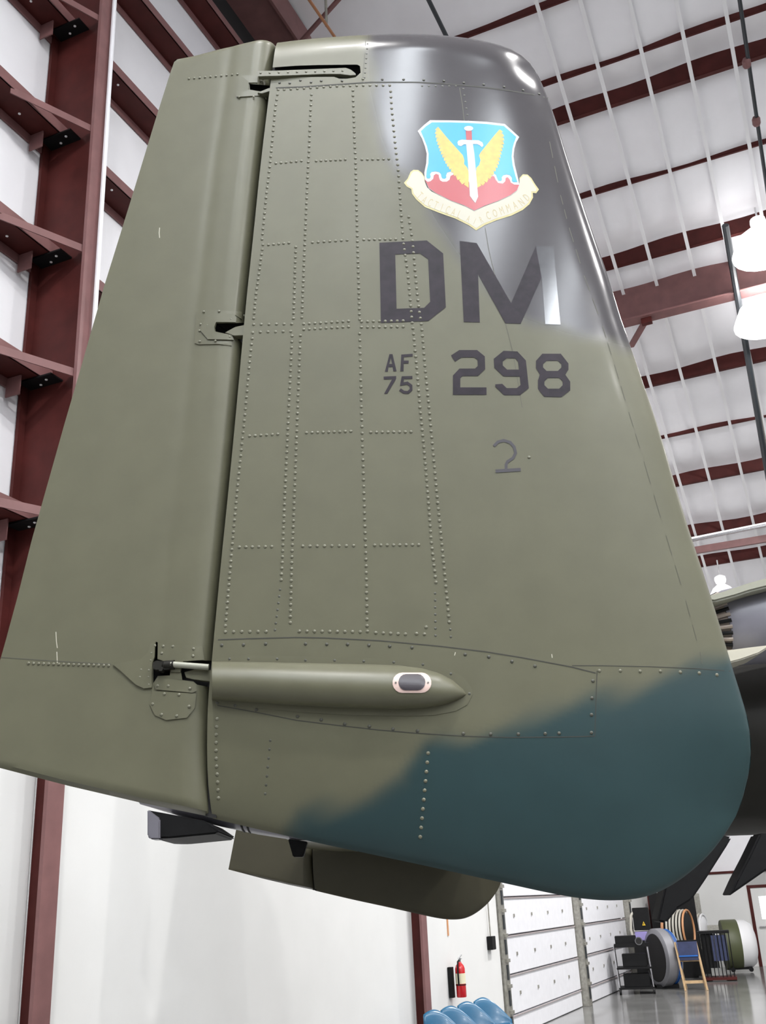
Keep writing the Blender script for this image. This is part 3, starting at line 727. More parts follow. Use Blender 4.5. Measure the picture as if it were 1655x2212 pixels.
E_('red_field', [[(330, 772), (360, 797), (390, 790), (418, 765), (424, 730), (447, 712), (475, 722), (480, 750), (490, 780), (515, 795), (560, 795), (590, 775), (600, 735), (632, 720), (665, 740), (800, 800), (1010, 760), (1040, 735), (1060, 740), (1075, 775), (1100, 808), (1150, 815), (1175, 790), (1180, 755), (1200, 748), (1220, 770), (1235, 805), (1270, 825), (1322, 827), (1298, 886), (1228, 937), (1098, 997), (960, 1047), (850, 1098), (742, 1042), (602, 992), (452, 917), (373, 862)]], 'red', 3)
E_('blue_field', [[(405, 172), (600, 172), (800, 178), (980, 190), (1160, 210), (1220, 262), (1290, 325), (1265, 390), (1250, 450), (1242, 530), (1252, 620), (1280, 730), (1303, 800), (1260, 800), (1243, 788), (1245, 755), (1225, 728), (1190, 720), (1155, 728), (1138, 750), (1140, 778), (1128, 788), (1100, 783), (1088, 755), (1078, 725), (1050, 703), (1000, 700), (700, 690), (640, 690), (600, 688), (565, 700), (553, 730), (556, 752), (540, 765), (515, 762), (505, 745), (500, 715), (480, 695), (440, 686), (400, 693), (386, 715), (392, 745), (380, 762), (352, 760), (345, 740), (350, 680), (368, 600), (370, 500), (352, 420), (320, 340), (288, 265), (340, 215)]], 'blue', 3)
def wing(tip, inner_pts, outer_pts):
    out = []
    for i, (a, b) in enumerate(zip(outer_pts[:-1], outer_pts[1:])):
        a = np.array(a, float); b = np.array(b, float); out.append(tuple(a)); d = b - a; nrm = np.array([d[1], -d[0]]); nrm /= np.linalg.norm(nrm)
        out.append(tuple(a + d * .80 + tip * nrm * 12)); out.append(tuple(a + d * .97 - tip * nrm * 26))
    out.append(outer_pts[-1]); return inner_pts + out
lw_in = [(790, 860), (790, 690), (775, 648), (742, 610), (745, 570), (730, 520), (650, 430), (560, 330), (470, 220)]
lw_out = [(455, 232), (448, 262), (447, 300), (455, 340), (464, 380), (476, 415), (488, 448), (500, 480), (514, 515), (530, 545), (545, 580), (562, 610), (580, 640), (603, 668), (625, 700), (655, 738), (690, 782), (740, 825)]
E_('wing', [wing(-1, lw_in, lw_out)], 'yellow', 4)
rw_in = [(880, 862), (868, 700), (872, 650), (902, 620), (915, 570), (900, 520), (915, 490), (980, 410), (1060, 310), (1112, 250)]
rw_out = [(1125, 252), (1142, 285), (1154, 330), (1153, 370), (1150, 410), (1140, 445), (1130, 480), (1122, 515), (1112, 550), (1105, 585), (1095, 620), (1078, 655), (1058, 690), (1035, 730), (1000, 770), (965, 805), (925, 835)]
E_('wing', [wing(1, rw_in, rw_out)], 'yellow', 4)
E_('sword', [[(672, 385), (682, 366), (720, 355), (800, 360), (895, 362), (935, 385), (945, 415), (930, 435), (908, 415), (880, 402), (835, 402), (850, 500), (868, 700), (890, 955), (860, 1022), (830, 985), (803, 945), (795, 800), (782, 600), (765, 405), (740, 405), (710, 425), (680, 415)]], 'white', 5)
E_('sword_grip', [[(760, 262), (822, 262), (826, 358), (765, 358)]], 'red', 5)
E_('pommel', [ell(790, 238, 48, 26)], 'white', 6)
E_('blade_ridge', stroke([(830, 420), (845, 640), (868, 975)], 13), 'steelgrey', 6)
# scroll lettering
def glyph(ch):
    cu = bpy.data.curves.new('g', 'FONT'); cu.body = ch; cu.size = 1; cu.resolution_u = 2
    o = bpy.data.objects.new('g', cu); COL.objects.link(o); bpy.context.view_layer.update()
    me = bpy.data.meshes.new_from_object(o.evaluated_get(bpy.context.evaluated_depsgraph_get())); bpy.data.objects.remove(o)
    vs = np.array([v.co[:] for v in me.vertices])[:, :2]; fs = [tuple(p.vertices) for p in me.polygons]; bpy.data.meshes.remove(me); return vs, fs
def path_text(s, path, size, narrow=.62):
    P = np.array(path, float); L = np.concatenate([[0], np.cumsum(np.linalg.norm(np.diff(P, axis=0), axis=1))])
    for i, ch in enumerate(s):
        if ch == ' ': continue
        vs, fs = glyph(ch); t = L[-1] * (i + .5) / len(s)
        c = np.array([np.interp(t, L, P[:, 0]), np.interp(t, L, P[:, 1])]); d = np.array([np.interp(t + 8, L, P[:, 0]), np.interp(t + 8, L, P[:, 1])]) - np.array([np.interp(t - 8, L, P[:, 0]), np.interp(t - 8, L, P[:, 1])])
        d /= np.linalg.norm(d); up_ = np.array([d[1], -d[0]])
        vs = vs - [(vs[:, 0].min() + vs[:, 0].max()) / 2, .36]; q = c + np.outer(vs[:, 0] * size * narrow, d) + np.outer(vs[:, 1] * size, up_)
        q = q * es_ + np.array(eo); Pw, _ = onskin(q[:, 0], q[:, 1], 'fin', .0018)
        me = bpy.data.meshes.new('scroll_letter'); me.from_pydata(Pw.tolist(), [], fs); me.materials.append(M['ribtext'])
        place('scroll_letter', me, em)
path_text('TACTICAL', [(255, 915), (330, 985), (450, 1040), (600, 1098), (725, 1150)], 122, .5)
path_text('AIR', [(755, 1165), (870, 1215), (955, 1175)], 96, .5)
path_text('COMMAND', [(960, 1160), (1080, 1118), (1230, 1062), (1340, 1010), (1425, 930)], 122, .5)

# seams -------------------------------------------------------------------
def seam(pts, w=2.0, m='seam', which='fin', par=None): return decal('panel_seam', stroke(pts, w), m, par or fin, which=which, off=.0006, step=24)
seam([(471, 1382), (560, 1379), (640, 1377), (700, 1378), (820, 1384), (950, 1396), (1050, 1408), (1130, 1421), (1236, 1441), (1287, 1454)], 2.2)
seam([(1290, 1449), (1288, 1500), (1285, 1590)], 1.8)
seam([(1285, 1590), (1220, 1592), (1100, 1593), (1000, 1590), (900, 1584), (820, 1577), (730, 1567), (640, 1556), (560, 1540), (500, 1529), (470, 1524)], 1.9)
seam([(1236, 1438), (1300, 1438), (1400, 1440), (1500, 1444), (1578, 1450)], 1.5)
seam([(596, 190), (650, 188), (740, 182), (800, 178), (900, 178), (960, 181), (1040, 188), (1100, 196), (1150, 204), (1184, 212)], 2.6)
le_line = [(1186, 300), (1210, 418), (1228, 487), (1260, 590), (1300, 700), (1326, 783), (1357, 885), (1389, 989), (1437, 1150), (1480, 1292), (1512, 1407), (1518, 1440)]
for a, b in zip(le_line[:-1], le_line[1:]):
    a = np.array(a, float); b = np.array(b, float)
    for t0, t1 in ((.05, .35), (.5, .8)): seam([tuple(a + (b - a) * t0), tuple(a + (b - a) * t1)], 1.4, 'seam_soft')
seam([(993, 190), (999, 225), (1003, 262)], 1.5, 'seam_soft'); seam([(1048, 492), (1056, 540), (1068, 590), (1090, 690), (1108, 760), (1128, 880)], 1.2, 'seam_soft')
seam([(790, 88), (787, 130), (783, 178)], 1.2, 'seam_soft')
seam([(3, 1420), (60, 1424), (150, 1430), (240, 1435)], 2.0, 'seam_soft', 'rud', rud)

# raised plates ---------------------------------------------------------------
def plate(pts, which, par, th=.004, name='hinge_plate'): return decal(name, [pts], 'olive', par, which=which, off=0, thick=th, step=20)
plate([(520, 164), (556, 165), (556, 180), (538, 180), (538, 195), (560, 199), (580, 203), (578, 214), (560, 208), (512, 211), (510, 205)], 'rud', rud)
plate([(440, 669), (424, 676), (421, 742), (430, 745), (472, 744), (500, 748), (500, 738), (450, 736), (435, 718), (435, 706), (452, 680), (505, 680), (521, 690), (521, 674)], 'rud', rud, .003)
plate([(452, 680), (505, 680), (509, 688), (508, 698), (468, 698), (464, 709), (465, 718), (500, 726), (504, 736), (450, 735), (435, 717), (435, 706)], 'rud', rud, .0065)
plate([(342, 1390), (436, 1397), (440, 1426), (397, 1429), (391, 1440), (391, 1452), (370, 1452), (369, 1434), (342, 1424)], 'rud', rud, .0045)
plate([(333, 1386), (326, 1392), (321, 1410), (305, 1425), (245, 1436), (262, 1450), (295, 1480), (312, 1488), (329, 1486), (330, 1432), (335, 1420), (336, 1388)], 'rud', rud, .006)
plate([(341, 1463), (392, 1471), (418, 1475), (423, 1480), (424, 1493), (415, 1497), (338, 1490), (333, 1478)], 'rud', rud, .0045)
plate([(330, 1493), (424, 1499), (420, 1530), (404, 1551), (360, 1556), (335, 1545), (324, 1522)], 'rud', rud, .0038)
# knuckles joining fin and rudder
def bar(pts, which, name, m='olive', a=-.028, b=-.006, par=None):
    arr = np.array(pts, float); f, _ = onskin(arr[:, 0], arr[:, 1], which, 0)
    v = f - CAM; v /= np.linalg.norm(v, axis=1)[:, None]; y0 = YM - T0 * .74
    F = CAM + rays(arr[:, 0], arr[:, 1]) * ((y0 - b) / rays(arr[:, 0], arr[:, 1])[:, 1])[:, None]
    return MB().prism(list(F), np.array([0, b - a, 0])).build(name, m, par or AC, bevel=.001)
bar([(486, 718), (508, 706), (540, 699), (542, 724), (505, 725)], 'fin', 'hinge_knuckle', b=-.004)
bar([(556, 200), (580, 190), (600, 187), (600, 193), (582, 197), (566, 202)], 'fin', 'hinge_knuckle', b=-.004)
bar([(398, 1452), (420, 1446), (468, 1448), (468, 1474), (420, 1468), (402, 1464)], 'fin', 'hinge_knuckle', b=-.010)
bar([(556, 153), (600, 152), (700, 148), (747, 146), (758, 150), (768, 158), (769, 162), (757, 163), (735, 160), (700, 160), (600, 164), (558, 165)], 'fin', 'balance_arm', b=.012, a=-.004, par=rud)

# actuator fairing ---------------------------------------------------------------
plate([(466, 1424), (520, 1416), (640, 1418), (800, 1422), (900, 1427), (960, 1440), (1000, 1462), (1018, 1485), (1021, 1500), (1010, 1522), (985, 1536), (940, 1545), (880, 1547), (760, 1545), (640, 1538), (540, 1527), (464, 1516)], 'fin', fin, .0016, 'fairing_flange')
FT = [(458, 1429), (560, 1430), (700, 1433), (800, 1435), (860, 1437), (910, 1443), (950, 1454), (980, 1470), (1000, 1488), (1008, 1500)]
FB = [(458, 1512), (560, 1519), (700, 1527), (800, 1531), (860, 1532), (910, 1530), (950, 1525), (980, 1516), (1000, 1506), (1008, 1500)]
FT = np.array(FT, float); FB = np.array(FB, float)
def fair_bulge(px, py):
    t = np.interp(px, FT[:, 0], FT[:, 1]); b = np.interp(px, FB[:, 0], FB[:, 1]); c = (t + b) / 2; hw = np.maximum((b - t) / 2, 1)
    return np.sqrt(np.clip(1 - ((py - c) / hw) ** 2, 0, 1)) * hw * .00122
xs = np.concatenate([np.linspace(458, 860, 18), np.linspace(880, 1000, 12), [1004, 1006.5, 1008]]); na = 18; vs = []; fs = []
gx = []; gy = []
for x in xs:
    t = np.interp(x, FT[:, 0], FT[:, 1]); b = np.interp(x, FB[:, 0], FB[:, 1])
    for k in range(na + 1): gx.append(x); gy.append((t + b) / 2 - math.cos(math.pi * k / na) * (b - t) / 2)
P, _ = onskin(gx, gy, 'fin', 0, fair_bulge); nk = na + 1
for i in range(len(xs) - 1):
    for k in range(na): fs.append((i * nk + k, (i + 1) * nk + k, (i + 1) * nk + k + 1, i * nk + k + 1))
fs.append(tuple(range(nk)))
mb = MB(); mb.add(P, fs); fr = mb.build('actuator_fairing', 'olive', AC, smooth=True, angle=50); tag(fr, 'long rounded olive fairing with a small oval lamp')
decal('lamp_ring', [ell(911, 1475, 21, 22, 9, -math.pi/2, math.pi/2) + [(911, 1497)] + ell(869, 1475, 21, 22, 9, math.pi/2, 3*math.pi/2) + [(869, 1453)]], 'portring', fr, off=.0015, bulge=fair_bulge, step=5)
decal('lamp_lens', [ell(903, 1474, 16, 17.5, 8, -math.pi/2, math.pi/2) + [(903, 1491.5)] + ell(877, 1474, 16, 17.5, 8, math.pi/2, 3*math.pi/2) + [(877, 1456.5)]], 'portglass', fr, off=.003, bulge=fair_bulge, step=5)
for x in (855, 925): decal('lamp_screw', [ell(x, 1475, 2.2, 2.2, 8)], 'screw', fr, off=.003, bulge=fair_bulge, step=9)
# push rod and clevis
A, _ = onskin([350, 372, 420, 462], [1437, 1437, 1441, 1446], 'rud', .012); 
MB().tube([A[1], A[3] + np.array([0, -.02, 0])], .0085, 12).build('push_rod', 'beige', AC, smooth=True)
mb = MB(); q, _ = onskin([345, 362, 352], [1440, 1440, 1449], 'rud', .006)
mb.box((q[0] + q[1]) / 2, (.021, 0, 0), (0, .010, 0), (0, 0, .012)); mb.tube([q[0] + [0, -.022, -.002], q[0] + [0, .02, -.002]], .013, 12); mb.tube([q[1] + [-.005, 0, .002], q[1] + [.022, -.004, .002]], .013, 10)
mb.tube([q[2] + [0, -.02, 0], q[2] + [0, .01, 0]], .007, 6)
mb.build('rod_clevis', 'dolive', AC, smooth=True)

# rivets and screws ------------------------------------------------------------
def dome(r, h, seg=8, rings=3):
    me = bpy.data.meshes.new('rivet'); vs = []; fs = []
    for j in range(rings):
        a = j / rings * math.pi / 2
        for k in range(seg): t = 2 * math.pi * k / seg; vs.append((r * math.cos(a) * math.cos(t), r * math.cos(a) * math.sin(t), h * math.sin(a)))
    vs.append((0, 0, h))
    for j in range(rings - 1):
        for k in range(seg): fs.append((j * seg + k, j * seg + (k + 1) % seg, (j + 1) * seg + (k + 1) % seg, (j + 1) * seg + k))
    for k in range(seg): fs.append(((rings - 1) * seg + k, (rings - 1) * seg + (k + 1) % seg, rings * seg))
    me.from_pydata(vs, [], fs); me.polygons.foreach_set('use_smooth', [True] * len(fs)); return me
def along(pts, step):
    P = np.array(pts, float); L = np.concatenate([[0], np.cumsum(np.linalg.norm(np.diff(P, axis=0), axis=1))]); n = max(1, round(L[-1] / step))
    t = np.linspace(0, L[-1], n + 1); return list(zip(np.interp(t, L, P[:, 0]), np.interp(t, L, P[:, 1])))
def run(a, b, n): return [(a[0] + (b[0] - a[0]) * i / (n - 1), a[1] + (b[1] - a[1]) * i / (n - 1)) for i in range(n)]
RV = []
RV += along([(601, 194), (595, 232), (589, 295), (584, 348), (574.5, 430), (566, 517)], 11.2) + along([(568, 529), (553, 635), (548, 688)], 10.6) + along([(546, 719), (539, 783), (529, 896), (513.5, 1047), (500, 1194), (487, 1352)], 12.6)
RV += along([(673, 205), (671, 237), (667.5, 328.5), (665.6, 357.5), (661.5, 454), (658, 534), (652, 686)], 11.3) + along([(649, 725), (642, 905), (635, 1097), (630, 1221), (627, 1345)], 12.8)
RV += along([(639, 534), (634, 688)], 11.4) + along([(631, 726), (623, 900), (614, 1097), (610, 1207), (607.5, 1253)], 12.6)
RV += along([(762.5, 196), (764, 249), (766, 304), (768, 345), (770, 430), (772, 517), (775.5, 645), (777, 690)], 11.3) + along([(777, 721), (781, 891), (786.7, 1084), (791, 1221), (793, 1352)], 14.2)
RV += along([(844, 198), (846.5, 237), (855, 324), (860, 362), (864.5, 430), (870.6, 517), (881.5, 596), (887, 657), (890, 694), (893, 717), (900, 790), (907, 877), (915, 959), (925, 1076), (931, 1161), (938, 1225), (942, 1258)], 12.3)
RV += along([(883, 469), (891, 519), (899, 610), (905, 668), (911, 705), (917, 780), (925, 862), (934, 959), (945.6, 1085), (956, 1191), (970.6, 1344)], 13)
RV += along([(614, 194), (660, 191), (720, 187), (780, 185), (842, 185)], 14.5)
RV += run((596, 353), (651, 348), 6) + run((683, 348), (746, 345), 7) + run((782, 345), (840, 344), 6)
RV += run((580, 529), (624, 525), 5) + run((675, 524), (750, 519), 7) + run((786, 518), (855, 517), 7)
RV += run((548, 701), (630, 700), 6) + run((546, 718), (628, 716), 6) + run((656, 700), (753, 694), 9) + run((656, 712), (753, 706), 9) + run((781, 695), (871, 693), 8) + run((781, 707), (871, 706), 8)
RV += run((539, 942), (600, 938), 6) + run((662, 935), (758, 932), 9) + run((801, 934), (888, 933), 8)
RV += run((517, 1182), (587, 1181), 6) + run((654, 1180), (764, 1179), 8) + run((809.5, 1178), (904.6, 1177), 8)
RV += run((487, 1365), (575, 1364.5), 6) + run((646.6, 1363.7), (778, 1365), 9) + [(793.5, 1364)] + run((812, 1367), (876, 1370), 5) + [(900, 1369), (917, 1370), (920.6, 1355), (1143, 988), (784, 171)]
RV += along([(469, 1553), (467, 1590), (467, 1637), (472, 1724)], 17) + along([(925, 1627), (908, 1808)], 20.5)
SMALL = along([(605, 1274), (594, 1361)], 14) + along([(940, 1282), (941, 1373)], 15) + [(973, 1360), (974, 1376)] + along([(584, 1600), (573, 1715)], 19) + along([(794, 95), (787, 178)], 10) + along([(1001, 192), (1012, 262)], 13) + along([(912, 186), (985, 186)], 14)
RUDR = run((408, 170.5), (513, 161), 10) + run((62, 1433), (235, 1438), 17) + [(532, 172), (519, 203), (517, 211), (548, 211), (573, 214), (567, 173), (565, 179)]
RUDR += [(441, 675), (474, 674), (499, 691), (434, 702), (449, 704), (432, 716), (432, 739), (466, 738), (496, 729), (526, 683)]
z3 = [(145, 230), (117, 297), (110, 362), (222, 235), (307, 237), (210, 297), (490, 258), (485, 322), (25, 445), (93, 450), (90, 510), (15, 510), (93, 578), (172, 588), (267, 590), (457, 612), (233, 660), (363, 667), (127, 750), (450, 772), (207, 845), (342, 857)]
RUDR += [(300 + x * .2417, 1340 + y * .2417) for x, y in z3]
SCR = [(604, 179), (626, 180), (649, 174), (672, 178), (694, 175), (739, 175), (826, 172), (872, 172), (915.5, 173), (959, 175), (1002, 179), (1045, 183), (1089, 188), (1130, 195), (1165, 203)]
SCR += [(479, 1394), (526, 1393), (574, 1391), (660, 1391), (706, 1392), (751, 1392), (797, 1394), (842, 1396), (890, 1399), (1005, 1414), (1056, 1419), (1106, 1429), (1156, 1439), (1281, 1471), (1279, 1508), (1278, 1544), (1278, 1583), (1208, 1584), (1178, 1585), (1120, 1586), (1060, 1586), (1001, 1585), (902, 1579), (849, 1575), (798, 1569), (745, 1564), (694, 1555), (643, 1548), (554, 1533), (508, 1524), (470, 1518)]
SCR += [(496, 1424), (537, 1424), (599, 1424), (660, 1427), (723, 1427), (786, 1429), (850.6, 1431), (913.5, 1436), (974, 1456), (1014, 1499)]
RV += [(1295, 1449), (1340, 1449), (1383, 1450), (1427, 1450), (1470, 1452), (1511, 1454), (1549, 1458)]
riv_me = dome(.0054, .0030); riv_me.materials.append(M['rivet'])
riv_dk = dome(.0054, .0030); riv_dk.materials.append(M['black'])
scr_me = dome(.0052, .0022, 6); scr_me.materials.append(M['screw'])
def put(pts, me, name, parent, which, scale=1.0, off=-.0002):
    pts = np.array(pts); P, N = onskin(pts[:, 0], pts[:, 1], which, off)
    for p, n in zip(P, N):
        o = bpy.data.objects.new(name, me); o.parent = parent
        o.location = Vector(p - WL[parent]); o.rotation_mode = 'QUATERNION'; o.rotation_quaternion = Vector((0, 0, 1)).rotation_difference(Vector(n)); o.scale = (scale,) * 3
        COL.objects.link(o)
def put_stuff(pts, name, parent, which, m, r=.0054, h=.0030, seg=8):
    pts = np.array(pts); P, N = onskin(pts[:, 0], pts[:, 1], which, -.0002); dm = dome(r, h, seg); vs = [np.array(v.co) for v in dm.vertices]; fs = [tuple(p.vertices) for p in dm.polygons]
    mb = MB()
    for p, n in zip(P, N):
        q = np.array(Vector((0, 0, 1)).rotation_difference(Vector(n)).to_matrix()); mb.add([p + q @ v for v in vs], fs)
    o = mb.build(name, m, parent, smooth=True, angle=80); o['kind'] = 'stuff'; return o
print('rivets', len(RV), 'small', len(SMALL), 'rudder', len(RUDR), 'screws', len(SCR))
def on_fair(p): return False
# the 290 nearest the camera singly, the rest as one part
RVa = np.array(RV); Pd, _ = onskin(RVa[:, 0], RVa[:, 1], 'fin'); order = np.argsort(np.linalg.norm(Pd - CAM, axis=1))
near = RVa[order[:290]]; rest = RVa[order[290:]]
put(near, riv_me, 'rivet', fin, 'fin'); put_stuff(rest, 'rivet_rows', fin, 'fin', 'rivet')
put_stuff(SMALL, 'flush_rivets', fin, 'fin', 'screw', .0042, .0012, 6)
put(SCR, scr_me, 'panel_screw', fin, 'fin', 1.0, .0004); put(RUDR[:29], riv_me, 'rivet', rud, 'rud', .85, .001); put(RUDR[29:], riv_me, 'rivet', rud, 'rud', .85, .0042)
AB, _ = onskin([561, 578, 597, 616, 635, 652, 670, 688, 707, 725], [159, 158, 158, 157, 156, 156, 155, 154, 153, 153], 'fin')
for x, y in zip(np.linspace(563, 740, 10), np.linspace(158, 153, 10)):
    v = rays(np.array(x), np.array(y)); p = CAM + v * ((YM - T0 * .74 - .012) / v[1])
    o = bpy.data.objects.new('arm_rivet', riv_me); o.parent = rud; o.location = Vector(p - WL[rud]); o.rotation_euler = (math.radians(90), 0, 0); o.scale = (.8,) * 3; COL.objects.link(o)

# chips and scratches
for pts, wh, par in (([(345, 492), (344, 503), (345, 514)], 'rud', rud), ([(121, 1365), (122, 1385), (124, 1400)], 'rud', rud), ([(123, 1408), (124, 1432)], 'rud', rud), ([(1192, 1413), (1193, 1421)], 'fin', fin), ([(984, 1409), (982, 1416)], 'fin', fin)):
    decal('paint_chip', stroke(pts, 1.8), 'cream', par, which=wh, off=.0006)

# ---- body behind the near fin ----------------------------------------------
# horizontal stabiliser joins both fins
zs = 2.42
xs0 = at_y(700., 1900., YF)[0]
mb = MB(); prof = [(-.02, 0), (.25, .035), (.7, .06), (1.1, .05), (1.25, .02), (1.28, 0), (1.25, -.02), (1.1, -.05), (.7, -.06), (.25, -.035)]
xL = at_y(690., 1880., 5.6)[0]
mb.prism([np.array([xL - .3 + a, YM + .09, zs + .07 + b]) for a, b in prof], (0, YF - YM - .18, 0))
tag(mb.build('stabiliser', 'olive', AC, smooth=True, angle=30), 'horizontal tailplane between the two fins')
YB = 5.6
def yb(px, py, y=YB): return at_y(float(px), float(py), y)
# tail cone: rounded belly seen under the fin
c0 = yb(296, 1700, 5.4); 
xa = yb(300, 1740, 5.4)[0]; xb = yb(1010, 1740, 5.4)[0]
pts = []; rr = []
for t in np.linspace(0, 1, 9):
    x = xa + (xb - xa) * t; pxx = 300 + 710 * t; bot = np.interp(pxx, [300, 330, 400, 480, 620, 700, 1010], [1738, 1752, 1771, 1787, 1812, 1822, 1830]); zb = yb(pxx, bot, 5.4)[2]
    r = .03 + .20 * min(1, t * 3.2) ** .6 + .12 * t; pts.append(np.array([x, 5.4, zb + r])); rr.append(r)
tag(MB().tube(pts, rr, 24).build('tail_cone', 'greybody', AC, smooth=True, angle=60), 'grey rounded tail cone under the tailplane')
mb = MB(); mb.prism([yb(x, y, 5.0) for x, y in ((320, 1750), (320, 1803), (325, 1810), (340, 1811), (365, 1811), (468, 1801), (474, 1795), (440, 1772))], (0, .5, 0))
mb.build('tail_fairing_box', 'dark', AC, bevel=.008)
mb = MB(); mb.prism([yb(x, y, 4.98) for x, y in ((318, 1748), (318, 1806), (324, 1813), (345, 1813), (345, 1768))], (0, .1, 0)); mb.build('box_end', 'greybody', AC, bevel=.006)
mb = MB(); mb.prism([yb(x, y, 5.35) for x, y in ((622, 1812), (664, 1818), (655, 1851), (633, 1851))], (0, .05, 0)); mb.build('belly_antenna', 'dark', AC, bevel=.004)
for x in (528, 541):
    mb = MB(); q = yb(x, 1800, 5.4)
    i = np.interp(q[0], [p[0] for p in pts], rr); zc = np.interp(q[0], [p[0] for p in pts], [p[2] for p in pts])
    mb.torus((q[0], 5.4, zc), (1, 0, 0), i + .001, .006, 32, 6); mb.build('cone_seam', 'dark', AC)
# forward body, engine pod and hanging pylons at the right edge
pts2 = []; rr2 = []
for pxx in (960, 1100, 1250, 1400, 1550, 1655, 1800, 2000, 2300, 2700, 3200, 3700, 3900):
    bot = np.interp(pxx, [960, 1400, 1655, 2300, 3900], [1828, 1812, 1803, 1795, 1740]); zb = yb(pxx, bot, 5.4)[2]
    r = np.interp(pxx, [960, 1400, 1655, 2300, 3200, 3700, 3900], [.34, .43, .465, .56, .58, .35, .06]); pts2.append(np.array([yb(pxx, bot, 5.4)[0], 5.4, zb + r])); rr2.append(r)
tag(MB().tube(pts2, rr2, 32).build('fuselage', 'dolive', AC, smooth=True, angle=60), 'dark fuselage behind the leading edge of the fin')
# engine pod
q = yb(1700, 1352, 4.75); R0 = abs(yb(1700, 1262, 4.75)[2] - q[2])
xL2 = yb(1548, 1330, 4.75)[0]
mb = MB().lathe((xL2, 4.75, q[2]), (1, 0, .10), [(0, R0 * .80), (.05, R0 * .88), (.35, R0 * 1.0), (1.0, R0 * 1.15), (2.0, R0 * 1.2), (2.6, R0 * 1.0)], 32)
tag(mb.build('engine_pod', 'greybody', AC, smooth=True, angle=60), 'grey rounded engine pod')
mb = MB().lathe((xL2 - .13, 4.75, q[2] - .01), (1, 0, .10), [(0, R0 * .55), (.14, R0 * .80), (.18, R0 * .80)], 16); mb.build('nozzle', 'tan', AC)
for k in range(36):
    t = 2 * math.pi * k / 36; d = np.array([0, math.sin(t), math.cos(t)])
    a = np.array([xL2 - .14, 4.75, q[2] - .01]) + d * R0 * .56; b = np.array([xL2 + .01, 4.75, q[2]]) + d * R0 * .83
    MB().tube([a, b], .009, 6).build('nozzle_petal', 'dark' if k % 2 else 'tan', AC)
mb = MB().prism([yb(x, y, 4.5) for x, y in ((1500, 1296), (1560, 1278), (1620, 1258), (1700, 1236), (1700, 1258), (1620, 1278), (1590, 1288), (1545, 1300))], (0, .25, 0)); mb.build('pod_cowl', 'beige', AC, bevel=.01)
mb = MB().prism([yb(x, y, 4.45) for x, y in ((1560, 1406), (1620, 1398), (1672, 1392), (1640, 1412), (1600, 1426), (1560, 1436))], (0, .2, 0)); mb.build('pod_strip', 'cream', AC, bevel=.006)
mb = MB().prism([yb(x, y, 4.6) for x, y in ((1540, 1800), (1582, 1808), (1574, 1823), (1525, 1900), (1495, 1944), (1466, 1962), (1440, 1994), (1420, 1990), (1440, 1900))], (0, .12, 0)); mb.build('pylon', 'dark', AC, bevel=.008)
mb = MB().prism([yb(x, y, 4.6) for x, y in ((1642, 1800), (1720, 1800), (1720, 1845), (1655, 1881), (1576, 1936), (1592, 1900), (1617, 1852))], (0, .12, 0)); mb.build('pylon', 'dark', AC, bevel=.008)

# ================================================================= THINGS ON THE WALL
w, z = at_wall(991., 2110., .1); w = float(w); z = float(z)
t = thing('fire_extinguisher', hp(w, .1, z - .2), 'red fire extinguisher hanging on the white wall', 'fire extinguisher')
r = .068; zb = (z - .20) * K; c = hp(w, .12, 0)
MB().lathe(c + ZV * (zb), ZV, [(0, r * .92), (.01, r), (.36, r), (.40, r * .8), (.43, r * .4), (.445, r * .35)], 20).build('cylinder', 'fred', t, smooth=True)
MB().lathe(c + ZV * (zb + .17), ZV, [(0, r * 1.02), (.13, r * 1.02)], 20).build('paper_label', 'label', t, smooth=True)
MB().lathe(c + ZV * (zb + .15), ZV, [(0, r * 1.05), (.012, r * 1.05)], 20).build('bracket_band', 'dark', t)
MB().lathe(c + ZV * (zb + .44), ZV, [(0, .02), (.05, .022), (.06, .01)], 10).build('valve', 'chrome', t)
m_ = MB(); m_.box(c + ZV * (zb + .51) + WV * .03, WV * .06 + ZV * .02, NV * .01, ZV * .006); m_.box(c + ZV * (zb + .48) + WV * .03, WV * .05, NV * .01, ZV * .005); m_.build('handle', 'chrome', t)
MB().tube([c + ZV * (zb + .47), c + ZV * (zb + .45) - WV * .07, c + ZV * (zb + .35) - WV * .09, c + ZV * (zb + .15) - WV * .085], .012, 8).build('hose', 'dark', t, smooth=True)
MB().hbox(w - .075, w - .01, .004, .05, z - .2, z + .1).build('wall_bracket', 'dark', t)
w, z = at_wall(1059., 2037., .02); t = thing('wall_switch', hp(w, 0, z), 'black switch box with a thin conduit on the white wall beside the roll-up door', 'switch box')
w = float(w); z = float(z)
MB().hbox(w - .07, w + .07, .002, .07, z - .075, z + .075).build('box', 'dark', t, bevel=.004)
MB().tube([hp(w, .03, z + .07), hp(w, .03, 2.6)], .010, 8).build('conduit', 'galv', t)
w, z = at_wall(970., 2000., .02); w = float(w); z = float(z)
tag(MB().hbox(w - .015, w + .015, 0, .01, z - .1, z + .7).build('red_tape_strip', 'orange'), 'narrow faded red strip on the white wall above the fire extinguisher', 'strip')

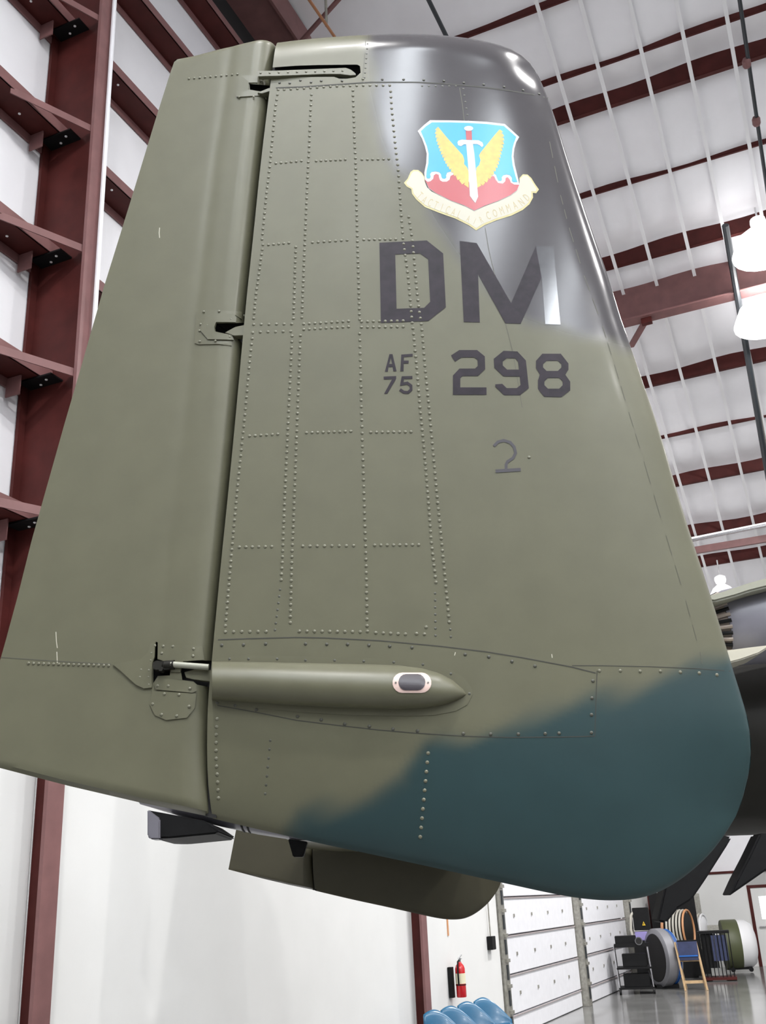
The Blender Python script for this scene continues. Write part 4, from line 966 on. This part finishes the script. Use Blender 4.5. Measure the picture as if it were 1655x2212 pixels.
# ================================================================= BLUE CHAIRS
def chair(p, ang, label):
    t = thing('shell_chair', (p[0], p[1], 0), label, 'chair', 'blue shell chairs in a row')
    ca, sa = math.cos(ang), math.sin(ang)
    def L(x, y, z): return np.array([p[0] + x * ca - y * sa, p[1] + x * sa + y * ca, z])
    vs = []; fs = []; nu, nv = 17, 18
    prof_ = [(.24, .42), (.22, .445), (.10, .455), (-.05, .445), (-.15, .45), (-.20, .50), (-.225, .60), (-.25, .72), (-.27, .80), (-.30, .835), (-.33, .84)]
    S = np.linspace(0, len(prof_) - 1, nv)
    for i in range(nv):
        y = np.interp(S[i], range(len(prof_)), [q[0] for q in prof_]); z = np.interp(S[i], range(len(prof_)), [q[1] for q in prof_])
        for j in range(nu):
            u = j / (nu - 1) * 2 - 1; wd2 = .25 * (1 - .25 * max(0, (i / nv - .8) / .2) ** 2)
            back = min(1, max(0, (i - 7) / 5)); vs.append(L(u * wd2, y + .06 * u * u * back, z + .03 * u * u * (1 - back) - max(0, (i - nv * .45) / (nv * .55)) * (.19 * (u - .5) ** 2)))
    for i in range(nv - 1):
        for j in range(nu - 1): fs.append((i * nu + j, i * nu + j + 1, (i + 1) * nu + j + 1, (i + 1) * nu + j))
    mb = MB(); mb.add(vs, fs); o = mb.build('shell', 'seat', t, smooth=True, angle=80); sm_ = o.modifiers.new('thick', 'SOLIDIFY'); sm_.thickness = .012
    for sx in (-.2, .2):
        for sy in (-.18, .2): MB().tube([L(sx, sy, 0), L(sx * .8, sy * .8, .44)], .011, 8).build('leg', 'chrome', t)
    return t
labs = ['blue shell chair nearest the wall column, leftmost of the row', 'blue shell chair, second from the left in the row', 'blue shell chair, third from the left in the row', 'blue shell chair at the right end of the row, beside the door track']
for (px, py), lab in zip(((965, 2192), (1001, 2183), (1036, 2173), (1070, 2164)), labs):
    q = at_floor(float(px), float(py), .80); chair(q, math.radians(188), lab)

# ================================================================= EQUIPMENT BY THE DOORS
def frame(px, py):
    q = at_floor(float(px), float(py)); d = np.array([q[0], q[1], 0]); dist = np.linalg.norm(d); d /= dist; rgt = np.array([d[1], -d[0], 0])
    fac = np.linalg.norm(q - CAM) / math.hypot(FPX, math.hypot(px - 827.5, py - 1106))
    return q, rgt, d, fac      # origin, right, away, metres per pixel
def F(fr_, dx, up, away=0.0): q, r_, d, s = fr_; return q + r_ * dx * s + ZV * up * s + d * away
# utility cart
f = frame(1380, 2148); t = thing('utility_cart', f[0], 'chrome framed black utility cart loaded with equipment, left of the wooden stand', 'cart')
for dx in (-38, 34):
    for aw in (0, .55):
        MB().tube([F(f, dx, 6, aw), F(f, dx - 3, 100, aw)], .018, 8).build('post', 'chrome', t)
        MB().lathe(F(f, dx, 0, aw) + ZV * .05 - f[1] * .02, f[1], [(0, .05), (.04, .05)], 12).build('caster', 'dark', t)
for up in (12, 52, 96): MB().box(F(f, -2, up, .27), f[1] * 38 * f[3], f[2] * .3, ZV * .02).build('shelf', 'dark', t, bevel=.004)
MB().box(F(f, -2, 98, -.0), f[1] * 38 * f[3], f[2] * .02, ZV * .04).build('rim', 'dark', t)
def boxthing(name, f, dx, up, w_, h_, aw, dep, m, label, cat, par=None, bev=.01):
    o = MB().box(F(f, dx, up + h_ / 2, aw + dep / 2), f[1] * w_ / 2 * f[3], f[2] * dep / 2, ZV * h_ / 2 * f[3]).build(name, m, par, bevel=bev)
    if par is None: tag(o, label, cat)
    return o
boxthing('equipment_case', f, -14, 99, 46, 18, .05, .4, 'dark', 'black equipment case on the top shelf of the utility cart', 'case')
boxthing('tool_box', f, 0, 54, 52, 26, .05, .4, 'dark', 'black box on the middle shelf of the utility cart', 'box')
boxthing('tool_box', f, 0, 14, 56, 26, .05, .4, 'dark', 'black box on the bottom shelf of the utility cart', 'box')
MB().lathe(F(f, 14, 108, -.02), -f[2], [(0, .075), (.1, .09), (.11, .07)], 16).build('x', 'chrome') if False else None
t = thing('round_duct', F(f, 15, 99, -.02), 'short chrome pipe end with a dark opening at the front of the utility cart', 'pipe')
MB().lathe(F(f, 14, 106, .1), -f[2], [(0, .07), (.12, .085), (.14, .085)], 18).build('pipe_wall', 'chrome', t, smooth=True)
MB().lathe(F(f, 14, 106, -.04), -f[2], [(0, .065), (.005, .065)], 18).build('opening', 'inner', t)
# monitor on cabinet
f = frame(1403, 2140)
boxthing('cabinet', f, 2, 0, 46, 96, .9, .5, 'dark', 'tall dark cabinet behind the utility cart', 'cabinet')
boxthing('storage_case', f, -2, 97, 28, 18, .9, .4, 'violet', 'violet case with pale edges on the dark cabinet', 'case')
t = thing('loudspeaker_box', F(f, 2, 118, 1.0), 'black box with a yellow warning triangle standing high behind the utility cart', 'box')
boxthing('body', f, 2, 118, 36, 48, 1.0, .35, 'dark', '', '', t)
a = [F(f, x, y, .985) for x, y in ((3, 128), (10, 128), (6.5, 137))]; MB().prism(a, -f[2] * .004).build('warning_triangle', 'sign_yellow', t)
a = [F(f, x, y, .975) for x, y in ((5.6, 129.5), (7.4, 129.5), (6.8, 134), (6.2, 134))]; MB().prism(a, -f[2] * .002).build('warning_mark', 'dark', t)
MB().tube([F(f, -20, 100, 1.0), F(f, -24, 120, 1.0), F(f, -20, 150, 1.0), F(f, -12, 160, 1.05)], .03, 8).build('cable_loop', 'hose', t, smooth=True)
# engine ring
f = frame(1440, 2138); t = thing('engine_section', f[0], 'round grey engine section with blue stripes between the utility cart and the wooden stand', 'engine')
c = F(f, 4, 62, .5); ax = f[1] * .9 + f[2] * .45; Rr = 60 * f[3]
MB().lathe(c - ax * .22, ax, [(0, Rr * .9), (.03, Rr), (.22, Rr), (.24, Rr * .96), (.40, Rr * .9), (.42, Rr * .55)], 32).build('drum', 'steel', t, smooth=True)
MB().lathe(c - ax * .23, ax, [(0, Rr * .8), (.02, Rr * .86)], 32).build('dark_face', 'inner', t)
for k_ in (.30, .345): MB().lathe(c - ax * .22, ax, [(k_ - .012, Rr * .955), (k_, Rr * .965), (k_ + .012, Rr * .945)], 32).build('stripe', 'bluestripe', t, smooth=True)
MB().box(F(f, 4, 3, .5), f[1] * .25, f[2] * .2, ZV * .05).build('cradle', 'dark', t)
# ribbed duct stack
f = frame(1490, 2120); t = thing('ribbed_duct', F(f, 0, 62, 1.2), 'large pale ribbed duct with an orange end ring behind the wooden stand', 'duct')
ax = f[1] * .95 - f[2] * .3; c = F(f, -22, 100, 1.3)
for k in range(6): MB().torus(c + ax * .085 * k, ax, .47, .028, 28, 8).build('rib', 'hose' if k < 5 else 'orange', t, smooth=True)
MB().lathe(c, ax, [(0, .40), (.42, .40)], 24).build('sleeve', 'dark', t)
MB().box(F(f, -5, 25, 1.3), f[1] * .3, f[2] * .25, ZV * 26 * f[3]).build('stand', 'dark', t)
MB().torus(c - ax * .12, ax, .40, .02, 24, 6).build('rib', 'orange', t); MB().torus(c - ax * .16, ax, .38, .02, 24, 6).build('rib', 'orange', t)
f2 = frame(1530, 2112); t = thing('ribbed_duct', F(f2, 0, 80, 1.4), 'shorter pale ribbed duct with a white cap, right of the orange ring', 'duct')
c = F(f2, -8, 92, 1.5)
for k in range(3): MB().torus(c + ax * .09 * k, ax, .38, .03, 24, 6).build('rib', ['orange', 'hose', 'strap'][k], t, smooth=True)
MB().lathe(c, ax, [(0, .33), (.2, .33), (.24, .2)], 20).build('sleeve', 'strap', t, smooth=True)
MB().box(F(f2, -8, 24, 1.5), f2[1] * .2, f2[2] * .2, ZV * 26 * f2[3]).build('stand', 'dark', t)
# dark mass behind
f = frame(1462, 2122); boxthing('machine_cabinet', f, 14, 0, 104, 182, 1.85, .4, 'dark', 'large black machine cabinet behind the ribbed ducts', 'cabinet')
f = frame(1524, 2110); boxthing('grey_post', f, 0, 0, 26, 168, 2.4, .3, 'galv', 'wide grey post rising behind the ribbed ducts', 'post')
# wooden stand
f = frame(1503, 2140); t = thing('wooden_stand', f[0], 'light wooden ladder shaped stand holding a dark blue board', 'stand')
for x0, x1 in ((-21, -30), (25, 15)):
    MB().tube([F(f, x0, 0), F(f, x1, 96, .35)], .022, 4).build('leg', 'wood', t)
    MB().tube([F(f, x0 * .9, 0, .7), F(f, x1, 96, .37)], .022, 4).build('leg', 'wood', t)
for up in (16, 59): MB().box(F(f, 2 - up * .08, up, .12 + .0035 * up), f[1] * 22 * f[3], f[2] * .015, ZV * .03).build('rung', 'wood', t)
MB().box(F(f, -4, 78, .25), f[1] * 21 * f[3], f[2] * .02, ZV * 19 * f[3]).build('board', 'navy', t, bevel=.004)
MB().box(F(f, -5, 68, .22), f[1] * 20 * f[3], f[2] * .02, ZV * 1.2 * f[3]).build('board_edge', 'bluestripe', t)
MB().box(F(f, -5, 98, .3), f[1] * 21 * f[3], f[2] * .04, ZV * 2 * f[3]).build('top_bar', 'dark', t)
# black chairs / rack
f = frame(1556, 2120); t = thing('wire_rack', f[0], 'black rack with vertical bars right of the wooden stand', 'rack')
MB().box(F(f, 0, 98, .3), f[1] * 34 * f[3], f[2] * .25, ZV * .03).build('top_shelf', 'dark', t)
MB().box(F(f, 10, 66, .1), f[1] * 16 * f[3], f[2] * .02, ZV * 26 * f[3]).build('panel', 'navy', t)
MB().box(F(f, -12, 60, .3), f[1] * 16 * f[3], f[2] * .2, ZV * 34 * f[3]).build('panel', 'dark', t)
for k in range(9): MB().tube([F(f, -32 + 8 * k, 4, .05), F(f, -32 + 8 * k, 96, .05)], .012, 6).build('bar', 'dark' if k not in (4,) else 'chrome', t)
MB().box(F(f, 0, 5, .3), f[1] * 36 * f[3], f[2] * .3, ZV * .03).build('base', 'rust', t)
MB().box(F(f, 2, 107, .3), f[1] * 12 * f[3], f[2] * .12, ZV * 5 * f[3]).build('small_box', 'galv', t)
# canister
f = frame(1596, 2104); t = thing('engine_canister', f[0], 'olive drab canister with a white rounded end cap, next to the end wall door', 'canister')
ax = f[1] * .95 + f[2] * .12; c = F(f, -24, 56, .8); Rr = 52 * f[3]
MB().lathe(c, ax, [(0, Rr * .98), (.02, Rr), (.40, Rr), (.42, Rr * .98)], 28).build('body', 'olivedrum', t, smooth=True)
MB().lathe(c + ax * .42, ax, [(0, Rr * .98), (.22, Rr * .96), (.36, Rr * .8), (.42, Rr * .5), (.43, .02)], 28).build('end_cap', 'lampbody' if False else 'strap', t, smooth=True)
for dx in (-10, 28): MB().lathe(F(f, dx, 6, .5), -f[2], [(0, .06), (.05, .06)], 12).build('wheel', 'dark', t)
MB().box(F(f, 6, 8, .8), f[1] * .3, f[2] * .2, ZV * .03).build('skid', 'dark', t)
